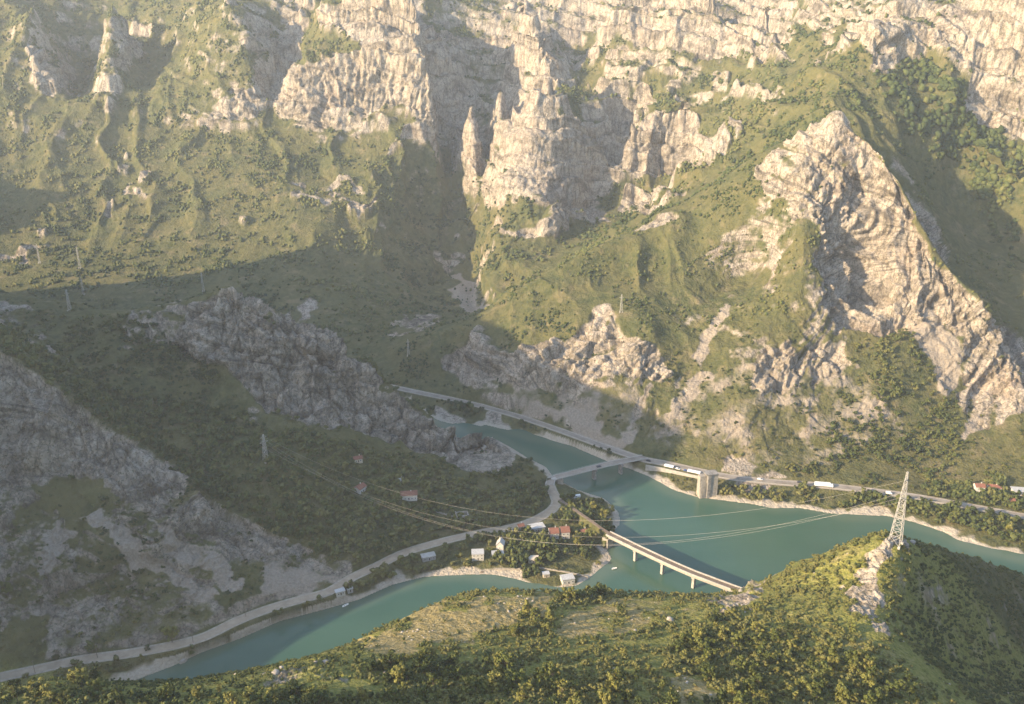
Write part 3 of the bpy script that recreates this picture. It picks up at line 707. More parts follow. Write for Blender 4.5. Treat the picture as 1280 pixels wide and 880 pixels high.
# ---------------------------------------------------------------- where plants stand
cell = np.linalg.norm(np.cross(P[:-1, 1:]-P[:-1, :-1], P[1:, :-1]-P[:-1, :-1]), axis=-1)
ci = (slice(0, -1), slice(0, -1))
onroad = road_d[ci] < 6.0
green = (1-rock_s[ci])*(1-.85*dry_s[ci])*(VIS[ci] | VIS[1:, :-1])*(rim[ci] < .3)*(P[ci][..., 2] > .5)*(~onroad)*(PU[ci] > -70)*(PU[ci] < W0+70)*(PV[ci] < H0+60)*(PV[ci] > -60)
Yc = P[ci][..., 1]; W_ = blur(wood, 6)[ci]; patch = fbm(XR/26, YR/26, ZR/26, 3)[ci]
patch2 = fbm(XR/13+5, YR/13, ZR/13, 3)[ci]
FHm_ = FHm[ci] | ((Yc < 372) & (PV[ci] > 660) & (P[ci][..., 2] > 14))
def scatter(density, n_max):
    lam = np.clip(density*cell, 0, 3); tot = lam.sum(); 
    if tot > n_max: lam *= n_max/tot
    n = rng.poisson(lam); i, j = np.nonzero(n); rep = n[i, j]; i = np.repeat(i, rep); j = np.repeat(j, rep)
    a, b = rng.rand(len(i), 1), rng.rand(len(i), 1)
    return P[i, j]*(1-a)*(1-b)+P[i, j+1]*a*(1-b)+P[i+1, j]*(1-a)*b+P[i+1, j+1]*a*b, i, j
def tints(i, j, spread=.22):
    return np.clip(.45+.55*fbm(XR/120, YR/120, ZR/120, 2)[i, j]+spread*rng.randn(len(i)), 0, 1)
clear = np.ones_like(Yc)          # kept open: yards and buildings
for (u, v, r) in [(597,692,13),(625,686,9),(672,657,12),(697,664,15),(667,697,7),(708,720,12),(682,716,8),(510,617,12),(450,609,10),(447,573,7),(423,741,9),(535,692,12),(1223,607,9),(1274,612,16),(721,621,7),(885,600,14),(860,585,16),(535,603,6),(575,640,9)]:
    q = spot_at(u, v); clear *= np.hypot(P[ci][..., 0]-q[0], (P[ci][..., 1]-q[1])*.8) > r*.75
# far slopes
dens = green*clear*np.where(Yc > 780, 1, 0)*(.034+.085*W_)*sstep(-.35, .3, patch+.5*(W_-.4))*(.12+1.7*sstep(-.05, .35, patch2))
pos, i, j = scatter(dens, 110000)
sz = (.6+1.1*rng.rand(len(i))**1.6)*(1.0+.85*sstep(.5, .95, W_[i, j]))*(1+.45*sstep(900, 1050, pos[:, 1])); size = np.stack([sz*1.05, sz*(.75+.75*rng.rand(len(i)))], 1)
def far_small(k):
    r = np.random.RandomState(140+k); v = IV.copy(); v *= (1+.7*(r.rand(len(v), 1)-.5)); v += .2*r.randn(*v.shape); v[:, 2] += .55; v[v[:, 2] < -.1, 2] = -.1; return v, IF
Vf, Ff, Tf = merge([far_small(k) for k in range(10)], pos-[0, 0, .15], size, rng.rand(len(i))*6.28, tints(i, j), rng.randint(0, 10, len(i)))
o = link('woodland', raw_mesh('woodland', Vf, Ff, Tf), m=LEAF); o['kind'] = 'stuff'; print('far', len(i))
# the wooded basin, the left mountain and the shores: near enough to show leaf sprays
dens = green*clear*np.where((Yc <= 780) & ~FHm_, 1, 0)*np.where(LM[ci], .05, np.where(Yc > 620, .014+.075*W_, np.where(W_ > 1.0, .085, np.where(W_ > .6, .06, .02*W_+.006))))*sstep(-.4, .2, patch+.5*(W_-.4))*np.where(Yc > 620, .2+1.5*sstep(-.05, .35, patch2), 1)
pos, i, j = scatter(dens, 34000)
sz = (.7+.8*rng.rand(len(i))**1.3)*np.where(LM[i, j], .8+.7*rng.rand(len(i))**3, 1.0+np.where(pos[:, 1] > 620, .6, 1.2)*sstep(.5, .95, W_[i, j])); size = np.stack([sz*1.1, sz*(.85+.6*rng.rand(len(i)))], 1)
Vf, Ff, Tf = merge([card_clump(k, 38, 4, .30) for k in range(10)], pos-[0, 0, .15], size, rng.rand(len(i))*6.28, tints(i, j), rng.randint(0, 10, len(i)))
o = link('undergrowth', raw_mesh('undergrowth', Vf, Ff, Tf), m=LEAF); o['kind'] = 'stuff'; print('mid', len(i))
# the hill in front: low scrub as one mass, its trees and big shrubs one by one
dens = green*FHm_*(.085+.11*W_)*sstep(-.6, .15, patch+.5*(W_-.3))
pos, i, j = scatter(dens, 20000)
sz = (.45+.75*rng.rand(len(i))**1.5)*(.8+.7*W_[i, j]); nearrim = (PU[i, j] < 440) & (PV[i, j] < 868); sz = np.where(nearrim, sz*.55, sz); size = np.stack([sz*1.1, sz*(.8+.4*rng.rand(len(i)))], 1)
Vf, Ff, Tf = merge([card_clump(20+k, 70, 4, .22, .85) for k in range(8)], pos-[0, 0, .1], size, rng.rand(len(i))*6.28, np.clip(tints(i, j)+.14, 0, 1), rng.randint(0, 8, len(i)))
o = link('shrubbery', raw_mesh('shrubbery', Vf, Ff, Tf), m=LEAF); o['kind'] = 'stuff'; print('near', len(i))

# loose stones on the near hill and the scree
dens = FHm_*(.006+.05*rock_s[ci]+.05*dry_s[ci])*(VIS[ci])*(P[ci][..., 2] > 3)*sstep(-.2, .3, patch2)
pos, i, j = scatter(dens, 2600)
sz = .12+.55*rng.rand(len(i))**4; size = np.stack([sz, sz*.7], 1)
def stone_clump(k):
    r = np.random.RandomState(900+k); v = IV2.copy(); v *= 1+.6*(r.rand(len(v), 1)-.5); v = np.sign(v)*np.abs(v)**.75; return v, IF2
Vf, Ff, Tf = merge([stone_clump(k) for k in range(5)], pos, size, rng.rand(len(i))*6.28, rng.rand(len(i)), rng.randint(0, 5, len(i)))
RUB = mat('loose stone', rough=.9); t_ = NT(RUB); t_.base(t_.ramp(t_.attr('tint'), (.1, (.24,.21,.17)), (.9, (.42,.37,.30))))
o = link('rubble', raw_mesh('rubble', Vf, Ff, Tf), m=RUB); o['kind'] = 'stuff'

# ---------------------------------------------------------------- things built by hand
import bmesh
class MB:
    """collects boxes, bars and prisms; build() links them as one mesh object"""
    def __init__(s): s.bm = bmesh.new()
    def box(s, c, d, rz=0.0):
        r = bmesh.ops.create_cube(s.bm, size=1.0); co, si = math.cos(rz), math.sin(rz)
        for v in r['verts']:
            x, y, z = v.co.x*d[0], v.co.y*d[1], v.co.z*d[2]; v.co = (c[0]+x*co-y*si, c[1]+x*si+y*co, c[2]+z)
        return s
    def bar(s, a, b, r, n=4, r2=None):
        a, b = Vector(a), Vector(b); d = b-a
        if d.length < 1e-6: return s
        q = d.to_track_quat('Z', 'Y'); r2 = r if r2 is None else r2; rings = []
        for p, rad in ((a, r), (b, r2)):
            rings.append([s.bm.verts.new(p+q @ Vector((rad*math.cos(2*math.pi*(k+.5)/n), rad*math.sin(2*math.pi*(k+.5)/n), 0))) for k in range(n)])
        for k in range(n): s.bm.faces.new((rings[0][k], rings[0][(k+1) % n], rings[1][(k+1) % n], rings[1][k]))
        s.bm.faces.new(rings[0][::-1]); s.bm.faces.new(rings[1]); return s
    def tube(s, pts, r, n=5):
        rings = []
        for i, p in enumerate(pts):
            p = Vector(p); d = Vector(pts[min(i+1, len(pts)-1)])-Vector(pts[max(i-1, 0)]); q = d.to_track_quat('Z', 'Y')
            rings.append([s.bm.verts.new(p+q @ Vector((r*math.cos(2*math.pi*k/n), r*math.sin(2*math.pi*k/n), 0))) for k in range(n)])
        for A, B in zip(rings[:-1], rings[1:]):
            for k in range(n): s.bm.faces.new((A[k], A[(k+1) % n], B[(k+1) % n], B[k]))
        return s
    def poly(s, *vs): s.bm.faces.new([s.bm.verts.new(v) for v in vs]); return s
    def solid(s, prof, x0, x1):
        """a profile of (y, z) points drawn out along x"""
        a = [s.bm.verts.new((x0, y, z)) for y, z in prof]; b = [s.bm.verts.new((x1, y, z)) for y, z in prof]; n = len(prof)
        s.bm.faces.new(a[::-1]); s.bm.faces.new(b)
        for k in range(n): s.bm.faces.new((a[k], a[(k+1) % n], b[(k+1) % n], b[k]))
        return s
    def sweep(s, pts, prof):
        """a closed cross profile (sideways, up) swept along a path of (x, y, z)"""
        rings = []
        for i, p in enumerate(pts):
            d = np.array(pts[min(i+1, len(pts)-1)])-np.array(pts[max(i-1, 0)]); d = d[:2]/np.linalg.norm(d[:2]); nrm_ = np.array([d[1], -d[0]])
            rings.append([s.bm.verts.new((p[0]+nrm_[0]*a, p[1]+nrm_[1]*a, p[2]+b)) for a, b in prof])
        n = len(prof)
        for A, B in zip(rings[:-1], rings[1:]):
            for k in range(n): s.bm.faces.new((A[k], B[k], B[(k+1) % n], A[(k+1) % n]))
        s.bm.faces.new(rings[0]); s.bm.faces.new(rings[-1][::-1]); return s
    def mesh(s, name):
        bmesh.ops.recalc_face_normals(s.bm, faces=s.bm.faces); me = bpy.data.meshes.new(name); s.bm.to_mesh(me); s.bm.free(); return me
    def build(s, name, m, parent=None):
        me = s.mesh(name); me.materials.append(m); o = bpy.data.objects.new(name, me); C.collection.objects.link(o)
        if parent is not None: o.parent = parent
        return o
def worn(name, a, b, scale, rough=.85, bump=.0):
    m = mat(name, rough=rough); t = NT(m); n = t.noise(t.pos(), scale, 5, .65); t.base(t.ramp(n, (.32, a), (.68, b)))
    if bump: t.bump(n, bump, .6)
    return m
CONC = worn('concrete', (.30,.28,.25), (.44,.42,.38), .35); CONC_D = worn('stained concrete', (.13,.125,.115), (.33,.31,.28), .45)
ASPH = worn('dusty asphalt', (.19,.165,.135), (.31,.27,.22), .12); DUSTY = worn('dusty road', (.27,.215,.155), (.40,.325,.235), .15); GRAVEL = worn('gravel', (.26,.22,.17), (.40,.345,.27), .5)
BALLAST = worn('rust brown ballast', (.12,.095,.075), (.21,.165,.125), .6); STEEL = worn('galvanised steel', (.34,.33,.30), (.48,.46,.42), 2.0, .6)
WHITE = worn('white render', (.46,.44,.40), (.62,.60,.55), .6); CREAM = worn('cream render', (.52,.44,.33), (.66,.58,.45), .6); GREYW = worn('grey render', (.30,.30,.30), (.44,.43,.42), .6)
TILE = worn('red roof tiles', (.17,.075,.05), (.26,.12,.08), 1.2); TILE_B = worn('brown roof tiles', (.17,.075,.05), (.27,.12,.08), 1.2); SHEET = worn('pale sheet roof', (.36,.36,.35), (.52,.52,.50), .8, .55)
STONE = worn('rubble stone', (.22,.20,.17), (.42,.38,.32), .6, .9, .3); GLASS = mat('window glass', (.03,.04,.05), .12); WOOD = worn('weathered wood', (.12,.09,.065), (.22,.17,.12), 1.5)
PAINTW = mat('white paint', (.80,.80,.78), .4); PAINTD = mat('dark paint', (.04,.045,.06), .35); RUBBER = mat('rubber', (.02,.02,.02), .9); WIREM = mat('cable', (.40,.37,.32), .5); MARK = mat('road paint', (.62,.60,.55), .7)
PAINTR = mat('red paint', (.35,.04,.03), .4); PAINTB = mat('blue paint', (.05,.10,.25), .4)

# ---- roads
def smooth_path(pix, z, step=6.0):
    zs = z if isinstance(z, (list, tuple)) else [z]*len(pix); p = [PZ(u, v, k) for (u, v), k in zip(pix, zs)]; out = []
    for i in range(len(p)-1):
        p0, p1, p2, p3 = p[max(i-1, 0)], p[i], p[i+1], p[min(i+2, len(p)-1)]; n = max(1, int(np.linalg.norm(p2-p1)/step))
        for k in range(n):
            t = k/n; out.append(.5*((2*p1)+(p2-p0)*t+(2*p0-5*p1+4*p2-p3)*t*t+(3*p1-p0-3*p2+p3)*t**3))
    out.append(p[-1]); return [np.array(q) for q in out]
def ribbon(name, path, w, dz, m):
    V = []; F = []
    for i, p in enumerate(path):
        d = path[min(i+1, len(path)-1)]-path[max(i-1, 0)]; d = d[:2]/np.linalg.norm(d[:2]); n = np.array([d[1], -d[0]])
        for s in (-1, 1): V.append((p[0]+n[0]*w/2*s, p[1]+n[1]*w/2*s, p[2]+dz))
        if i: F.append((2*i-2, 2*i-1, 2*i+1, 2*i))
    me = bpy.data.meshes.new(name); me.from_pydata(V, [], F); me.materials.append(m); o = bpy.data.objects.new(name, me); C.collection.objects.link(o); o['kind'] = 'structure'; return o
RW, RE = smooth_path(ROAD_W, ROADZ), smooth_path(ROAD_E, ROADZ)
ribbon('road_verge', RW, 9.0, .05, GRAVEL); ribbon('road', RW, 5.6, .054+.04, DUSTY)
ribbon('road_verge', RE, 11.0, .05, GRAVEL); ribbon('road', RE, 7.0, .054+.04, ASPH)
for s in (-3.2, 3.2):
    pth = []
    for i, p in enumerate(RE):
        d = RE[min(i+1, len(RE)-1)]-RE[max(i-1, 0)]; d = d[:2]/np.linalg.norm(d[:2]); pth.append(p+np.array([d[1]*s, -d[0]*s, 0]))
    ribbon('road_marking', pth, .15, .10, MARK)
# crash barrier along the lake side of the far road
pth = []
for i, p in enumerate(RE):
    d = RE[min(i+1, len(RE)-1)]-RE[max(i-1, 0)]; d = d[:2]/np.linalg.norm(d[:2]); pth.append(p+np.array([d[1]*-4.4, -d[0]*-4.4, 0])*-1)
b = MB(); b.sweep([q+np.array([0,0,.75]) for q in pth], [(-.05,-.18),(.05,-.18),(.05,.18),(-.05,.18)])
for q in pth[::1]: b.box((q[0], q[1], q[2]+.4), (.12,.12,.8))
tag(b.build('crash_barrier', STEEL), 'grey steel crash barrier running beside the far lakeside road', 'barrier')

# ---- road bridge over the lake
DZ = 11.0
bp = smooth_path([(687,606),(689,599),(696,596),(712,592),(735,586),(760,580),(785,575),(806,571)], [7.3,7.5,8.4,10.0,11.0,11.0,9.6,7.6], 5.0)
rb_ = empty('road_bridge', bp[0]*[1,1,0]+[0,0,0]); tag(rb_, 'grey concrete road bridge from the village bend to the far shore', 'bridge')
def rel(pts, root): return [np.array(p)-np.array(root.location) for p in pts]
loc = rel(bp, rb_)
MB().sweep(loc, [(-3.9,-.15),(3.9,-.15),(3.9,-.5),(2.2,-1.5),(-2.2,-1.5),(-3.9,-.5)]).build('deck', CONC, rb_)
MB().sweep(loc, [(-3.1,-.145),(3.1,-.145),(3.1,.0),(-3.1,.0)]).build('carriageway', ASPH, rb_)
for s in (-1, 1):
    rl = MB(); rl.sweep([p+np.array([0,0,.95]) for p in loc], [(3.6*s-.06,-.06),(3.6*s+.06,-.06),(3.6*s+.06,.06),(3.6*s-.06,.06)])
    rl.sweep([p for p in loc], [(3.6*s-.22,-.14),(3.6*s+.22,-.14),(3.6*s+.22,.22),(3.6*s-.22,.22)])
    for i, p in enumerate(loc):
        d = loc[min(i+1, len(loc)-1)]-loc[max(i-1, 0)]; d = d/np.linalg.norm(d); rl.box((p[0]+d[1]*3.6*s, p[1]-d[0]*3.6*s, p[2]+.55), (.12,.12,.85))
    rl.build('railing', STEEL, rb_)
for u, v in ((743,584.5),(776,577.5)):
    q = PZ(u, v, DZ)-np.array(rb_.location); ang = math.atan2(bp[-1][1]-bp[3][1], bp[-1][0]-bp[3][0])
    pr = MB(); pr.box((q[0], q[1], .4), (1.7, 4.6, 16.8), ang); pr.box((q[0], q[1], DZ-1.95), (2.3, 6.4, .9), ang); pr.build('pier', CONC_D, rb_)
for p, q in ((bp[2], bp[3]), (bp[-2], bp[-1])):
    c = (np.array(p)+np.array(q))/2-np.array(rb_.location); ang = math.atan2(q[1]-p[1], q[0]-p[0]); MB().box((c[0], c[1], 3.1), (5.0, 7.0, 8.2), ang).build('abutment', STONE, rb_)

# ---- railway bridge
TZ = 11.0
tp = smooth_path([(760,667),(776,674.5),(795,684),(812,692),(828,699.5),(848,708.5),(868,717),(888,724.5),(908,732),(930,740),(952,747.5)], TZ, 6.0)
rr = empty('railway_bridge', (tp[0][0], tp[0][1], 0)); tag(rr, 'long pale concrete railway bridge crossing the lake to the foreground hill', 'bridge')
loc = rel(tp, rr)
MB().sweep(loc, [(-2.9,0),(2.9,0),(2.9,-.55),(2.0,-.9),(1.6,-2.6),(-1.6,-2.6),(-2.0,-.9),(-2.9,-.55)]).build('deck', CONC, rr)
MB().sweep(loc, [(-2.1,.004),(2.1,.004),(1.7,.32),(-1.7,.32)]).build('ballast', BALLAST, rr)
for s in (-.72, .72): MB().sweep([p+np.array([0,0,.45]) for p in loc], [(s-.06,-.1),(s+.06,-.1),(s+.06,.08),(s-.06,.08)]).build('rail', BALLAST, rr)
for s in (-1, 1):
    MB().sweep(loc, [(2.6*s-.28,-.1),(2.6*s+.28,-.1),(2.6*s+.28,1.0),(2.6*s-.28,1.0)]).build('parapet', CONC, rr)
for u, v in ((795,684),(829,700),(868,717),(908,732)):
    q = PZ(u, v, TZ)-np.array(rr.location); k = int(np.argmin([np.hypot(*(p[:2]-q[:2])) for p in loc])); d = loc[min(k+1, len(loc)-1)]-loc[max(k-1, 0)]; ang = math.atan2(d[1], d[0])
    pr = MB(); pr.box((q[0], q[1], .1), (1.7, 3.0, 16.4), ang); pr.box((q[0], q[1], TZ-2.85), (2.4, 4.2, .7), ang); pr.build('pier', CONC, rr)
p, q = loc[0], loc[1]; ang = math.atan2((q-p)[1], (q-p)[0]); MB().box((p[0], p[1], 4.0), (5.0, 6.6, 8.3), ang).build('abutment', STONE, rr)
# the track's embankment on the peninsula
ep = smooth_path([(700,621),(716,633),(735,648),(752,661),(763,668)], TZ, 6.0)
rt = empty('railway_track', (ep[0][0], ep[0][1], 0)); tag(rt, 'single railway track on a low embankment across the peninsula', 'railway')
loc = rel(ep, rt); loc = [p+np.array([0,0,-3.0*max(0, 1-i/(len(loc)*.7))]) for i, p in enumerate(loc)]
MB().sweep(loc, [(-1.7,.25),(1.7,.25),(6.0,-9.0),(-6.0,-9.0)]).build('embankment', LAND, rt)
MB().sweep(loc, [(-1.5,.25),(1.5,.25),(1.2,.5),(-1.2,.5)]).build('ballast', BALLAST, rt)
for s in (-.72, .72): MB().sweep([p+np.array([0,0,.62]) for p in loc], [(s-.06,-.1),(s+.06,-.1),(s+.06,.08),(s-.06,.08)]).build('rail', BALLAST, rt)

# ---- lattice masts and their cables
def lattice(name, base, h, wb, wt, levels, arms, label, r=.09, group=None, rz=0.0, m=STEEL):
    t = empty(name, base, rz); tag(t, label, 'pylon', group)
    L_ = [(i/levels)**.82 for i in range(levels+1)]
    half = lambda f: (wb*(1-f)+wt*f)/2
    cor = [(-1,-1),(1,-1),(1,1),(-1,1)]
    tower = MB()
    for (sx, sy) in cor: tower.bar((sx*wb/2, sy*wb/2, -1.0), (sx*wt/2, sy*wt/2, h), r*1.5)
    tower.build('mast', m, t)
    br = MB()
    for a, b in zip(L_[:-1], L_[1:]):
        za, zb, ha, hb = a*h, b*h, half(a), half(b)
        for k in range(4):
            (x0, y0), (x1, y1) = cor[k], cor[(k+1) % 4]
            br.bar((x0*ha, y0*ha, za), (x1*hb, y1*hb, zb), r); br.bar((x1*ha, y1*ha, za), (x0*hb, y0*hb, zb), r); br.bar((x0*hb, y0*hb, zb), (x1*hb, y1*hb, zb), r)
    br.build('bracing', m, t)
    for z, ln in arms:
        f = z/h; hw = half(f)
        for s in (-1, 1):
            arm = MB()
            for sy in (-1, 1): arm.bar((s*hw, sy*hw, z), (s*ln, 0, z+.25), r); arm.bar((s*hw, sy*hw, z+1.4), (s*ln, 0, z+.3), r*.8)
            arm.build('crossarm', m, t)
        for s in (-1, 1): MB().bar((s*ln, 0, z+.2), (s*ln, 0, z-1.3), .13, 6).build('insulator', GLASS, t)
    for (sx, sy) in cor: MB().box((sx*wb/2, sy*wb/2, -.3), (1.1,1.1,1.4)).build('footing', CONC, t)
    return t
pb = PY(1119, 677, 356); pb[2] = float(ground(pb[0], pb[1])[0])
htop = (CAMZ+rays(1119, 590)[1]*pb[1])-pb[2]
lattice('lattice_pylon', pb, htop, 5.4, .6, 12, [(htop*.66, 3.6),(htop*.78, 2.6),(htop*.9, 2.2)], 'tall steel lattice pylon on the rocky crest above the lake', .095, rz=math.radians(50))
wb_ = spot_at(333, 576)
hw_ = (CAMZ+rays(333, 543)[1]*wb_[1])-wb_[2]
lattice('lattice_pylon', wb_, hw_, 3.4, .8, 7, [(hw_*.70, 3.6),(hw_*.88, 2.6)], 'grey lattice pylon among the shaded trees of the western slope', .07, rz=math.radians(50))
for (u, v0, v1, w_, lab) in ((88,388,362,2.6,'slim pylon at the shaded foot of the far slope, west of the grey crags'),(105,368,346,2.4,'slim pylon at the shadow edge on the far slope'),(100,335,308,2.4,'slim sunlit pylon standing just above the shadow edge on the far slope'),
                          (50,328,305,2.2,'slim sunlit pylon beside the pale road cut on the far slope'),(254,364,340,2.4,'slim pylon in shade directly behind the tallest grey crag'),(776,390,368,2.4,'slim sunlit pylon at the lower edge of the green slope over the far road'),
                          (511,444,424,2.4,'slim pylon in shade beside the pale scar above the far road')):
    q = spot_at(u, v0); hh = (CAMZ+rays(u, v1)[1]*q[1])-q[2]; lattice('slim_pylon', q, hh, w_, .7, 6, [(hh*.8, 2.2)], lab, .055, 'slim pylons on the far slopes')
# eight cables between the two pylons: the parabola a slack cable hangs in
def cable(a, b, sag, label, r=.036, n=60, group=None):
    a, b = np.array(a), np.array(b); pts = [tuple(a+(b-a)*t-np.array([0, 0, 4*sag*t*(1-t)])) for t in np.linspace(0, 1, n)]
    tag(MB().tube(pts, r, 5).build('power_cable', WIREM), label, 'cable', group)
def armtip(base, rz, ln, z): return (base[0]+math.cos(rz)*ln, base[1]+math.sin(rz)*ln, base[2]+z)
rz = math.radians(50)
for zf, ln, zf2, ln2, sag, lab in ((.9, 2.2, .88, 2.6, 43, 'highest power cable over the lake, passing above the far end of the railway bridge'),(.66, -3.6, .70, -3.6, 44, 'power cable over the lake, second from the top of the four'),
                               (.78, -2.6, .88, -2.6, 55, 'power cable over the lake, third from the top of the four'),(.66, 3.6, .70, 3.6, 54, 'lowest power cable over the lake, sagging across the start of the railway bridge')):
    cable(armtip(pb, rz, ln, htop*zf-1.3), armtip(wb_, rz, ln2, hw_*zf2-1.3), sag, lab, group='power cables over the lake')

# ---- houses
def windows(root, w, d, h, floors, nw, side, m_frame):
    """a row of framed windows on one wall; side 'f' front (-y), 'b' back, 'l', 'r'"""
    for fl in range(floors):
        z = 1.5+fl*2.7
        for k in range(nw):
            t = (k+.5)/nw-.5
            if side in 'fb': c, dim = (t*w, (-d/2-.02)*(1 if side == 'f' else -1), z), (1.1, .12, 1.25)
            else: c, dim = ((-w/2-.02)*(1 if side == 'l' else -1), t*d, z), (.12, 1.1, 1.25)
            f = MB().box(c, dim).build('window', m_frame, root); MB().box((c[0]*1.012 if side in 'lr' else c[0], c[1]*1.012 if side in 'fb' else c[1], c[2]), tuple(x*.8 for x in dim)).build('pane', GLASS, f)
def house(u, v, w, d, h, rz, wall, roof, label, floors=1, kind='gable', nw=3, rise=.42, name='house', sink=.6, cat='house'):
    q = spot_at(u, v) if not isinstance(u, np.ndarray) else u
    t = empty(name, (q[0], q[1], q[2]-.15), math.radians(rz)); t.scale = (.88, .88, .9); tag(t, label, cat)
    MB().box((0, 0, h/2-sink), (w, d, h+2*sink)).build('wall', wall, t)
    if kind == 'gable':
        rh = d/2*rise*2; e = .5
        r = MB().solid([(-d/2-e, h-e*rise*1.0), (0, h+rh*.5+.35), (d/2+e, h-e*rise), (d/2+e, h+.22-e*rise), (0, h+rh*.5+.6), (-d/2-e, h+.22-e*rise)], -w/2-e, w/2+e).build('roof', roof, t)
        for s in (-1, 1): MB().solid([(-d/2, h), (d/2, h), (0, h+rh*.5+.3)], s*(w/2-.15)-.15, s*(w/2-.15)+.13).build('gable', wall, t)
        c = MB(); c.box((w*.22, d*.16, h+rh*.5+.4), (.6,.6,1.6)); c.box((w*.22, d*.16, h+rh*.5+1.26), (.8,.8,.14)); c.build('chimney', wall, r)
    elif kind == 'hip':
        rh = d*.26; r = MB(); e = .6; X, Y = w/2+e, d/2+e; k = max(w/2-d/2, .3)
        r.poly((-X,-Y,h),(X,-Y,h),(k,0,h+rh),(-k,0,h+rh)); r.poly((X,Y,h),(-X,Y,h),(-k,0,h+rh),(k,0,h+rh)); r.poly((X,-Y,h),(X,Y,h),(k,0,h+rh)); r.poly((-X,Y,h),(-X,-Y,h),(-k,0,h+rh)); r.poly((-X,-Y,h-.02),(-X,Y,h-.02),(X,Y,h-.02),(X,-Y,h-.02))
        r = r.build('roof', roof, t); MB().box((w*.15, 0, h+rh*.9), (.7,.7,1.5)).build('chimney', wall, r)
    else:
        MB().box((0, 0, h+.14), (w+.7, d+.7, .28)).box((0, -d/2-.3, h+.35), (w+.7, .12, .2)).build('roof', roof, t)
    windows(t, w, d, h, floors, nw, 'f', PAINTW); windows(t, w, d, h, floors, max(1, nw-1), 'r', PAINTW); windows(t, w, d, h, floors, max(1, nw-1), 'l', PAINTW)
    dr = MB().box((w*.5/nw*0+w*.02, -d/2-.03, 1.0), (.95,.1,2.05)).build('door', WOOD, t); MB().box((w*.02+.32, -d/2-.1, 1.0), (.08,.08,.14)).build('handle', STEEL, dr)
    return t
house(597, 697, 9.6, 7.5, 5.4, 4, WHITE, SHEET, 'white flat roofed house just above the west beach', 2, 'flat', 3)
house(626, 684, 6.4, 6.0, 4.2, 80, WHITE, SHEET, 'small white gabled house behind the flat roofed beach house', 1, 'gable', 2, .9)
house(622, 694, 9.5, 5.5, 2.6, 6, GREYW, SHEET, 'low grey outbuilding in front of the small gabled house', 1, 'flat', 3, cat='outbuilding', name='outbuilding')
house(692, 670, 7.5, 9.0, 5.6, 8, WHITE, TILE_B, 'white walled house with brown tiled roof, left of a touching pair', 2, 'gable', 2)
house(706, 669, 7.0, 9.5, 6.2, 8, WHITE, TILE, 'white walled house with red brown roof, right of a touching pair', 2, 'gable', 2)
house(671, 662, 13.0, 8.0, 3.4, 18, GREYW, SHEET, 'long low building with pale flat roof beside the village road bend', 1, 'flat', 4)
house(666, 701, 8.5, 5.5, 3.3, 4, CREAM, CREAM, 'small sunlit cream hut among trees on the peninsula', 1, 'flat', 3, cat='hut', name='hut')
house(709, 726, 10.0, 7.0, 3.8, 14, WHITE, SHEET, 'sunlit white flat roofed house at the tip of the peninsula', 1, 'flat', 3)
house(682, 720, 5.0, 4.0, 2.8, 10, CREAM, SHEET, 'small pale shed beside the white house at the peninsula tip', 1, 'flat', 2, cat='shed', name='shed')
house(510, 622, 15.0, 8.5, 4.4, 8, WHITE, TILE, 'white house with long orange red roof on the wooded slope', 1, 'hip', 5)
house(450, 613, 9.0, 7.0, 4.0, 60, WHITE, TILE_B, 'pale house with brown roof left of the orange roofed one', 1, 'gable', 2)
house(447, 576, 7.5, 6.0, 3.2, 20, CREAM, TILE, 'small cottage with dull orange roof, uppermost in the woods', 1, 'gable', 2, cat='cottage')
house(501, 602, 5.0, 4.0, 2.8, 15, GREYW, SHEET, 'tiny grey shed in the trees above the orange roofed house', 1, 'gable', 1, cat='shed', name='shed')
house(425, 742, 6.8, 4.2, 2.9, 28, WHITE, SHEET, 'white cabin on the gravel strip between road and west lake', 1, 'flat', 2, cat='cabin', name='cabin')
house(437, 738, 4.2, 3.6, 2.3, 28, GREYW, SHEET, 'small grey kiosk beside the white lakeside cabin', 1, 'flat', 1, cat='kiosk', name='kiosk')
house(536, 697, 11.0, 6.5, 2.8, 20, GREYW, CONC, 'low concrete walled building below the west road', 1, 'flat', 3)
house(651, 660, 5.0, 4.5, 3.0, 20, GREYW, TILE_B, 'little brown roofed shed below the village road', 1, 'gable', 1, cat='shed', name='shed')
house(729, 668, 6.5, 5.5, 3.6, 12, GREYW, TILE_B, 'grey house half hidden by trees beside the railway embankment', 1, 'gable', 2)
house(1223, 614, 8.0, 7.0, 6.2, -8, WHITE, TILE_B, 'white two storey house above the right end of the far road', 2, 'gable', 2)
house(1243, 612, 10.0, 7.0, 3.4, -6, CREAM, TILE_B, 'low cream house right of the white two storey one', 1, 'hip', 3)
house(1275, 617, 14.0, 9.0, 4.2, -8, WHITE, SHEET, 'broad pale roofed building at the right edge above the far road', 1, 'flat', 4)
house(1262, 628, 7.0, 6.0, 3.2, -4, CREAM, TILE, 'small red roofed house below the broad pale roofed building', 1, 'gable', 2)

